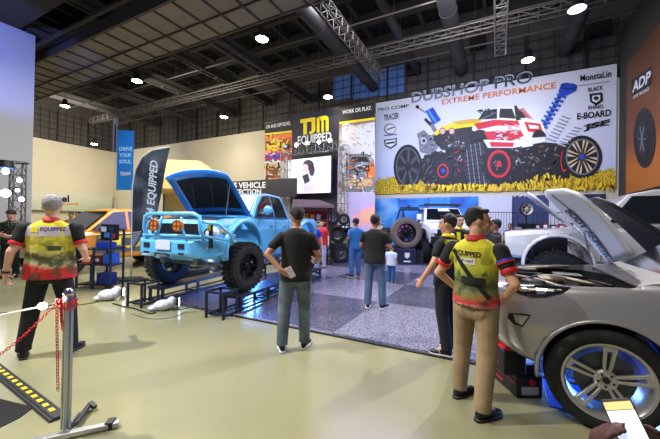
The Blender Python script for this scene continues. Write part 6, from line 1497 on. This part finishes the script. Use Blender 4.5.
for z in (.08, .15): b.box((-.03, -.102, z), (.12, .004, .025))
b.build('side_print', M('case red print'), rb_)

# ---- tool display stand by the centre
dp = gnd(313, 11.8); dsr = facing(.15, -1)
ds = thing('display_stand', 'covered display stand with red pegboard of tool packs, centre back', 'stand', dp, dsr)
for x in (-.62, .62):
    for y in (-.4, .4):
        b = MB(); b.box2((x - .03, y - .03, 0), (x + .03, y + .03, 2.05)); b.build('leg', blk, ds)
b = MB(); b.prism([(-.80, -.55, 2.05), (.70, -.55, 2.05), (.70, -.5, 2.16), (.2, -.3, 2.34), (-.75, -.3, 2.34)], (0, .85, 0)); b.build('roof', M('roof maroon', (62, 36, 46), .6), ds)
b = MB(); b.box2((-.6, .30, .3), (.6, .34, 2.0)); b.build('pegboard', M('board red', (186, 40, 46), .6), ds)
b = MB(); b.box2((-.62, -.38, .28), (.62, .34, .32)); b.box2((-.62, -.38, .70), (.62, .34, .73)); b.build('shelf', blk, ds)
cols = [(220, 190, 60), (60, 110, 200), (225, 225, 235), (200, 50, 50), (60, 140, 90), (230, 130, 50), (110, 120, 200), (30, 30, 40)]
first = None; k = 0
for r_ in range(4):
    for c_ in range(5):
        p = on(ds, (-.46 + .23 * c_, .27, 1.02 + .24 * r_))
        t = thing('tool_pack', 'small coloured tool pack hung on the red pegboard', 'pack', p, dsr, 'tool packs on the red pegboard'); t['label'] = 'small coloured tool pack hung on the red pegboard'
        b = MB(); b.box((0, 0, 0), (.15, .05, .19)); b.build('pack_body', M('pack colour %d' % (k % 8), cols[(k * 5 + r_) % 8], .5), t)
        b = MB(); b.box((0, -.027, .03), (.10, .004, .06)); b.build('label', M('pack label %d' % (k % 3), [(225, 225, 225), (30, 30, 40), (220, 190, 60)][k % 3], .5), t); k += 1
for i, (x, z, c_) in enumerate(((-.4, .32, (210, 120, 50)), (.0, .32, (200, 205, 215)), (.4, .32, (40, 60, 160)), (-.3, .735, (205, 205, 215)), (.25, .735, (225, 190, 70)))):
    smallbox('parts_box', ['orange box on the lowest stand shelf', 'pale box in the middle of the lowest stand shelf', 'blue box on the right of the lowest stand shelf', 'pale box on the upper shelf of the stand', 'yellow box on the upper shelf of the stand'][i], 'box', on(ds, (x, -.1, z)), dsr, (.3, .3, .26), M('shelf box %d' % i, c_, .5), lbl)

# ---- display wheels, quads and a buggy in the back of the booth
greyrim = M('grey rim', (120, 122, 130), .3, .8)
q = gnd(338, 12.7); shr = facing(0, -1)
shf = thing('wheel_shelf', 'dark steel shelf holding wheels between tool stand and navy backdrop', 'shelf', q, shr)
b = MB(); b.box((0, 0, .70), (.95, .4, .04)); b.build('shelf', dgrey, shf); b = MB(); b.box((0, 0, 1.42), (.95, .4, .04)); b.build('shelf', dgrey, shf)
for x in (-.45, .45):
    for y in (-.18, .18): b = MB(); b.box2((x - .02, y - .02, 0), (x + .02, y + .02, 1.7)); b.build('leg', dgrey, shf)
for x, z, R, lab in ((-.22, 1.44, .29, 'small black wheel on the top level of the wheel shelf, left'), (.23, 1.44, .22, 'smallest black wheel on the top level of the wheel shelf, right'), (.0, .72, .31, 'black wheel on the middle level of the wheel shelf')):
    p = on(shf, (x, 0, z + R * 1.04)); tyre_thing(lab, p, R, R * .55, .2, 'eight', greyrim, rz=shr - PI / 2)
p = on(shf, (.1, -.5, .37)); tyre_thing('black wheel on the floor before the wheel shelf', p, .35, .2, .24, 'eight', greyrim, rz=shr - PI / 2 + .3)
def quad(label, p, rz, body_c, s=1.0, rider=None):
    t = thing('quad_bike', label, 'quad bike', p, rz)
    bm_c = M('quad %s' % (body_c,), body_c, .35, coat=.5)
    for x in (-.38, .38):
        for y in (-.52, .52): wheel(t, (x, y, .29), .29, .15, .22, 1 if x > 0 else -1, 'six', greyrim, 'mud')
    b = MB(); b.loft([[V((x * w, y, z)) for x, z in ((-1, z0), (1, z0), (.8, z1), (-.8, z1))] for y, w, z0, z1 in ((-.8, .2, .5, .62), (-.5, .26, .45, .80), (-.1, .16, .45, .82), (.3, .17, .45, .72), (.75, .26, .55, .74))]); b.build('body', bm_c, t, bevel=.03)
    for y in (-.52, .52):
        for s_ in (-1, 1): b = MB(); b.loft([[V((s_ * x, y + .36 * math.cos(a), .29 + .36 * math.sin(a))) for x in (.22, .52)] + [V((s_ * x, y + .33 * math.cos(a), .29 + .33 * math.sin(a))) for x in (.52, .22)] for a in [math.radians(25 + 13 * k) for k in range(11)]]); b.build('mudguard', bm_c, t)
    b = MB(); b.box((0, .2, .80), (.26, .62, .10)); b.build('seat', blk, t, bevel=.03)
    b = MB(); b.tube([(0, -.4, .75), (0, -.3, 1.0), (0, -.28, 1.04)], .03, 8); b.tube([(-.36, -.18, 1.03), (-.2, -.28, 1.06), (.2, -.28, 1.06), (.36, -.18, 1.03)], .018, 8); b.build('handlebar', blk, t)
    b = MB()
    for y in (-.62, .62):
        for x in (-.3, -.1, .1, .3): b.bar((x, y - .2, .84), (x, y + .2, .84), .015)
        b.bar((-.3, y - .2, .84), (.3, y - .2, .84), .015); b.bar((-.3, y + .2, .84), (.3, y + .2, .84), .015)
    b.build('rack', dgrey, t)
    b = MB(); b.cyl((-.1, -.8, .66), (-.1, -.83, .66), .05, n=12); b.cyl((.1, -.8, .66), (.1, -.83, .66), .05, n=12); b.build('headlight', M('headlight glass'), t)
    b = MB(); b.box((0, 0, .35), (.4, 1.0, .2)); b.bar((-.38, -.52, .29), (.38, -.52, .29), .05); b.bar((-.38, .52, .29), (.38, .52, .29), .05); b.build('frame', dblk, t)
    return t
pf = thing('display_platform', 'low dark stepped platform carrying the quad bikes', 'platform', (0, 0, 0))
A_ = gnd(322, 15.0); b = MB(); P4 = [gnd(330, 13.5), gnd(384, 13.3), gnd(384, 15.3), gnd(330, 15.6)]; b.prism(P4, (0, 0, .30)); b.build('platform_top', M('platform dark', (40, 40, 52), .6), pf)
b = MB(); P4 = [gnd(330, 14.5), gnd(384, 14.3), gnd(384, 15.3), gnd(330, 15.6)]; b.prism([p + V((0, 0, .3)) for p in P4], (0, 0, .55)); b.build('upper_step', M('platform dark'), pf)
for (px, D, z, a, c_, lab) in ((343, 15.05, .85, .1, (30, 30, 34), 'black quad bike on the upper step above the man in blue'), (379, 14.8, .85, -.1, (150, 120, 60), 'tan quad bike on the upper step above the man with folded arms'), (342, 13.75, .3, -.2, (60, 110, 70), 'green quad bike on the lower platform left of the man in blue'), (376, 13.75, .3, .1, (30, 40, 70), 'dark blue quad bike on the lower platform between the two men')):
    q = gnd(px, D); q.z = z; o = quad(lab, q, facing(a, -1), c_); o.scale = (.74,) * 3
# buggy
q = gnd(409, 13.75); q.z = .55; pl_ = thing('display_plinth', 'dark plinth carrying the tube frame buggy', 'plinth', (q.x, q.y, 0)); b = MB(); b.box((0, 0, .27), (1.75, 2.6, .54)); b.build('plinth_body', M('platform dark', (40, 40, 52), .6), pl_, bevel=.01); bg = thing('buggy', 'dark tube frame buggy with orange springs behind the big display wheel', 'buggy', q, 0)
for x in (-.68, .68):
    for y in (-1.0, .95): wheel(bg, (x, y, .40), .40, .2, .28, 1 if x > 0 else -1, 'ten', bkrim, 'mud')
b = MB(); tb = lambda *p: b.tube(p, .028, 8)
for s in (-1, 1):
    tb((s * .3, -1.2, .55), (s * .45, -.6, .80), (s * .5, -.4, .95), (s * .42, .05, 1.58), (s * .42, .55, 1.60), (s * .40, 1.15, .95)); tb((s * .3, -1.2, .45), (s * .5, -.5, .38), (s * .5, .8, .38), (s * .4, 1.15, .6)); tb((s * .5, -.4, .95), (s * .52, .8, .90)); tb((s * .5, .8, .4), (s * .42, .55, 1.60)); tb((s * .5, -.5, .38), (s * .5, -.4, .95))
    tb((s * .3, -1.1, .5), (s * .62, -1.0, .42)); tb((s * .3, -.8, .6), (s * .62, -1.0, .40)); tb((s * .35, .9, .5), (s * .62, .95, .42))
tb((-.42, .05, 1.58), (.42, .05, 1.58)); tb((-.42, .55, 1.60), (.42, .55, 1.60)); tb((-.3, -1.2, .55), (.3, -1.2, .55)); tb((-.42, .05, 1.58), (.42, .55, 1.60)); b.build('tube_frame', M('frame dark blue', (26, 34, 70), .3, .5), bg, smooth=True)
b = MB(); b.prism([(-.28, -1.25, .5), (.28, -1.25, .5), (.42, -.5, .85), (-.42, -.5, .85)], (0, 0, .06)); b.prism([(-.4, .7, .75), (.4, .7, .75), (.35, 1.1, .95), (-.35, 1.1, .95)], (0, 0, .05)); b.box((0, 0, .40), (.9, 1.5, .04)); b.build('bodywork', M('buggy magenta', (104, 36, 96), .35), bg)
b = MB(); b.box((-.22, .3, .6), (.36, .42, .1)); b.box((.22, .3, .6), (.36, .42, .1)); b.box((-.22, .52, .86), (.34, .1, .5)); b.box((.22, .52, .86), (.34, .1, .5)); b.build('seat', blk, bg, bevel=.04)
for s in (-1, 1):
    for y in (-.95, .9):
        b = MB(); b.tube([V((s * (.36 + .20 * i / 30) + .035 * math.cos(i), y + .035 * math.sin(i), .80 - .30 * i / 30)) for i in range(31)], .010, 5); b.build('spring', M('spring orange', (224, 120, 30), .4), bg)
b = MB(); b.cyl((0, -.1, 1.72), (0, -.16, 1.72), .05); b.box((0, .0, 1.66), (.8, .06, .07)); b.build('light_bar', blk, bg)
# crate with the big wheel on it
q = gnd(406, 12.1); cr_ = thing('display_crate', 'dark blue display crate with a white shield, under the big wheel', 'crate', q, facing(.0, -1)); 
b = MB(); b.box((0, 0, .30), (.66, .5, .60)); b.build('body', M('crate navy', (22, 30, 64), .5), cr_, bevel=.01)
b = MB(); b.prism([(-.09, -.256, .46), (.09, -.256, .46), (.09, -.256, .32), (0, -.256, .24), (-.09, -.256, .32)], (0, -.004, 0)); b.box((0, -.256, .14), (.26, .006, .05)); b.build('emblem', white, cr_)
bw_ = tyre_thing('big black wheel with dusty pale tyre standing on the dark blue crate', (q.x, q.y, 1.19), .56, .35, .30, 'ten', bkrim, rz=facing(.1, -1) - PI / 2)
b = MB()
[c for c in bw_.children if c.name.startswith('tyre')][0].data.materials[0] = M('dusty tyre', (112, 102, 90), .85, bump=.3, bscale=60)
# ---- right middle: small display wheel, tables, chairs, barriers
q = gnd(526, 12.4); dw = thing('display_pedestal', 'slim stand with a tilted silver tablet below the small white wheel', 'stand', q, facing(0, -1))
b = MB(); b.cyl((0, 0, 0), (0, 0, 1.75), .035); b.cyl((0, 0, 0), (0, 0, .04), .28, n=24); b.box((0, -.05, 1.50), (.7, .04, .24)); b.build('post', dgrey, dw)
b = MB(); b.box((-.35, -.12, 1.30), (.26, .03, .36), Matrix.Rotation(-.3, 3, 'X')); b.build('tablet', M('tablet silver', (170, 172, 180), .3, .5), dw)
b = MB(); b.bar((0, 0, 1.75), (0, .0, 1.95), .05); b.build('bracket', dgrey, dw)
tyre_thing('small pale alloy wheel shown on a stand before the slate blue panel', (q.x, q.y, 2.18), .235, .22, .16, 'six', M('ivory rim', (214, 206, 180), .35, .2), rz=facing(.0, -1) - PI / 2, tread='road', name='alloy_wheel')
def chair(label, p, rz):
    t = thing('folding_chair', label, 'chair', p, rz); m_ = M('chair dark', (30, 32, 40), .5)
    b = MB(); b.box((0, 0, .45), (.42, .42, .03)); b.build('seat', m_, t, bevel=.01); b = MB(); b.box((0, .21, .78), (.42, .025, .22)); b.build('backrest', m_, t, bevel=.01)
    for x in (-.2, .2):
        for y in (-.2, .21): b = MB(); b.cyl((x, y, 0), (x, y, .9 if y > 0 else .45), .014, n=8); b.build('leg', m_, t)
    b = MB(); b.bar((-.2, -.2, .2), (.2, -.2, .2), .018); b.bar((-.2, .21, .2), (.2, .21, .2), .018); b.bar((-.2, -.2, .25), (-.2, .21, .25), .018); b.bar((.2, -.2, .25), (.2, .21, .25), .018); b.build('stretcher', m_, t)
chair('dark folding chair beside the navy covered table, right one of two', at(526, 277), facing(-.3, -1)); chair('dark folding chair further left behind the dark dressed person', at(507, 268), facing(.6, -1))
q = gnd(524, 9.0); tb_ = thing('table', 'table under a shiny navy cloth left of the white off-roader', 'table', gnd(530, 10.9), facing(.2, -1))
b = MB(); b.box((0, 0, .98), (1.9, .8, .05)); b.build('tabletop', M('navy gloss', (18, 40, 96), .15, .3, coat=.8), tb_, bevel=.01)
b = MB(); b.box((0, .0, .74), (1.86, .76, .46)); b.build('table_skirt', M('navy cloth', (16, 26, 60), .6), tb_)
for x in (-.9, .9):
    for y in (-.35, .35): b = MB(); b.cyl((x, y, 0), (x, y, .55), .02, n=8); b.build('leg', dgrey, tb_)
def barrier(label, p, rz, L=2.2, H=1.15):
    t = thing('crowd_barrier', label, 'barrier', p, rz); b = MB(); b.tube([(-L / 2, 0, 0), (-L / 2, 0, H), (L / 2, 0, H), (L / 2, 0, 0)], .022, 8); b.bar((-L / 2, 0, .18), (L / 2, 0, .18), .02)
    n = int(L / .12)
    for i in range(1, n): b.cyl((-L / 2 + L * i / n, 0, .18), (-L / 2 + L * i / n, 0, H), .008, n=5)
    b.build('barrier_frame', dgrey, t); b = MB(); b.bar((-L / 2 + .1, -.3, .02), (-L / 2 + .1, .3, .02), .04); b.bar((L / 2 - .1, -.3, .02), (L / 2 - .1, .3, .02), .04); b.build('foot', dgrey, t)
barrier('tall dark barrier before the white grey cloth, left of the small wheel', gnd(497, 14.0), facing(0, -1), 1.8, 2.1); barrier('tall dark barrier right of the small display wheel', gnd(560, 13.3), 0, 1.9, 2.1)
q = gnd(553, 12.4); rc = thing('product_shelf', 'low shelf with red and dark stock behind the white raised bonnet', 'shelf', q, 0)
b = MB(); b.box((0, 0, .9), (1.9, .4, .04)); b.box((0, 0, 1.35), (1.9, .4, .04)); b.build('shelf', dgrey, rc)
for x in (-.93, .93): b = MB(); b.box2((x - .02, -.2, 0), (x + .02, .2, 1.75)); b.build('leg', dgrey, rc)
for i in range(7):
    smallbox('stock_box', 'small %s stock box on the shelf behind the white bonnet' % ['dark red', 'black', 'maroon', 'charcoal', 'crimson', 'slate', 'brick red'][i], 'box', on(rc, (-.78 + .26 * i, 0, 1.372)), 0, (.2, .3, .22 + .04 * (i % 3)), M('stock %d' % i, [(120, 40, 50), (26, 26, 30), (100, 34, 48), (44, 42, 50), (150, 44, 54), (70, 72, 90), (140, 50, 44)][i], .5), lbl)

# ---- the visitor taking a picture at the lower right
fc = facing(-.6, .8); B0 = R0 * 1.0 + F0 * .50
pc = dep(628, 427, .72); kp = 1.60 / 1.75
LP_ = (Matrix.Rotation(-fc, 3, 'Z') @ (pc - V((B0.x, B0.y, 0)))) / kp
def LQ(r, u, f): return tuple(LP_ + (Matrix.Rotation(-fc, 3, 'Z') @ (RC * r + UC * u + FW * f)) / kp)
def LD(r, u, f): return tuple(Matrix.Rotation(-fc, 3, 'Z') @ (RC * r + UC * u + FW * f))
rp, jp = person('visitor at the lower right corner, mostly out of frame, taking a phone picture', (B0.x, B0.y, 0), fc, 1.60, M('skin shaded', (86, 50, 40), .55), hair_k, tee_k, trou_k, shoe_k, sole_k,  # shadow on the hands is put into this darker skin colour
    arms={'L': dict(e=(.20, -.12, 1.02), w=LQ(-.050, -.115, .02), d=LD(.0, .95, .0), p=LD(1, 0, -.4), t=LD(.2, 0, -1), curl=.7), 'R': dict(e=(-.10, -.16, 1.02), w=LQ(.085, -.115, .02), d=LD(-.1, .95, .0), p=LD(-1, 0, -.4), t=LD(-.2, 0, -1), curl=.7)}, vox=.008, sleeve=.55)
mp = thing('mobile_phone', 'mobile phone with a glowing white screen held up at the lower right', 'phone', pc)
zx = (CO - pc).normalized(); up = (UC * .90 - RC * .42); up = (up - zx * up.dot(zx)).normalized(); rgt = up.cross(zx)
Rm = Matrix((rgt, up, zx)).transposed()
Rm = Rm @ Matrix.Rotation(-.35, 3, 'X')
b = MB(); b.box((0, 0, 0), (.058, .12, .008), Rm); b.build('phone_case', blk, mp, bevel=.003)
b = MB(); b.box(Rm @ V((0, -.010, .0046)), (.052, .085, .0012), Rm); b.build('display', M('phone screen', (214, 226, 245), .3, emit=1.0), mp)
b = MB(); b.box(Rm @ V((0, .043, .0046)), (.052, .017, .0012), Rm); b.build('display_header', M('phone header', (240, 190, 110), .3, emit=.9), mp)
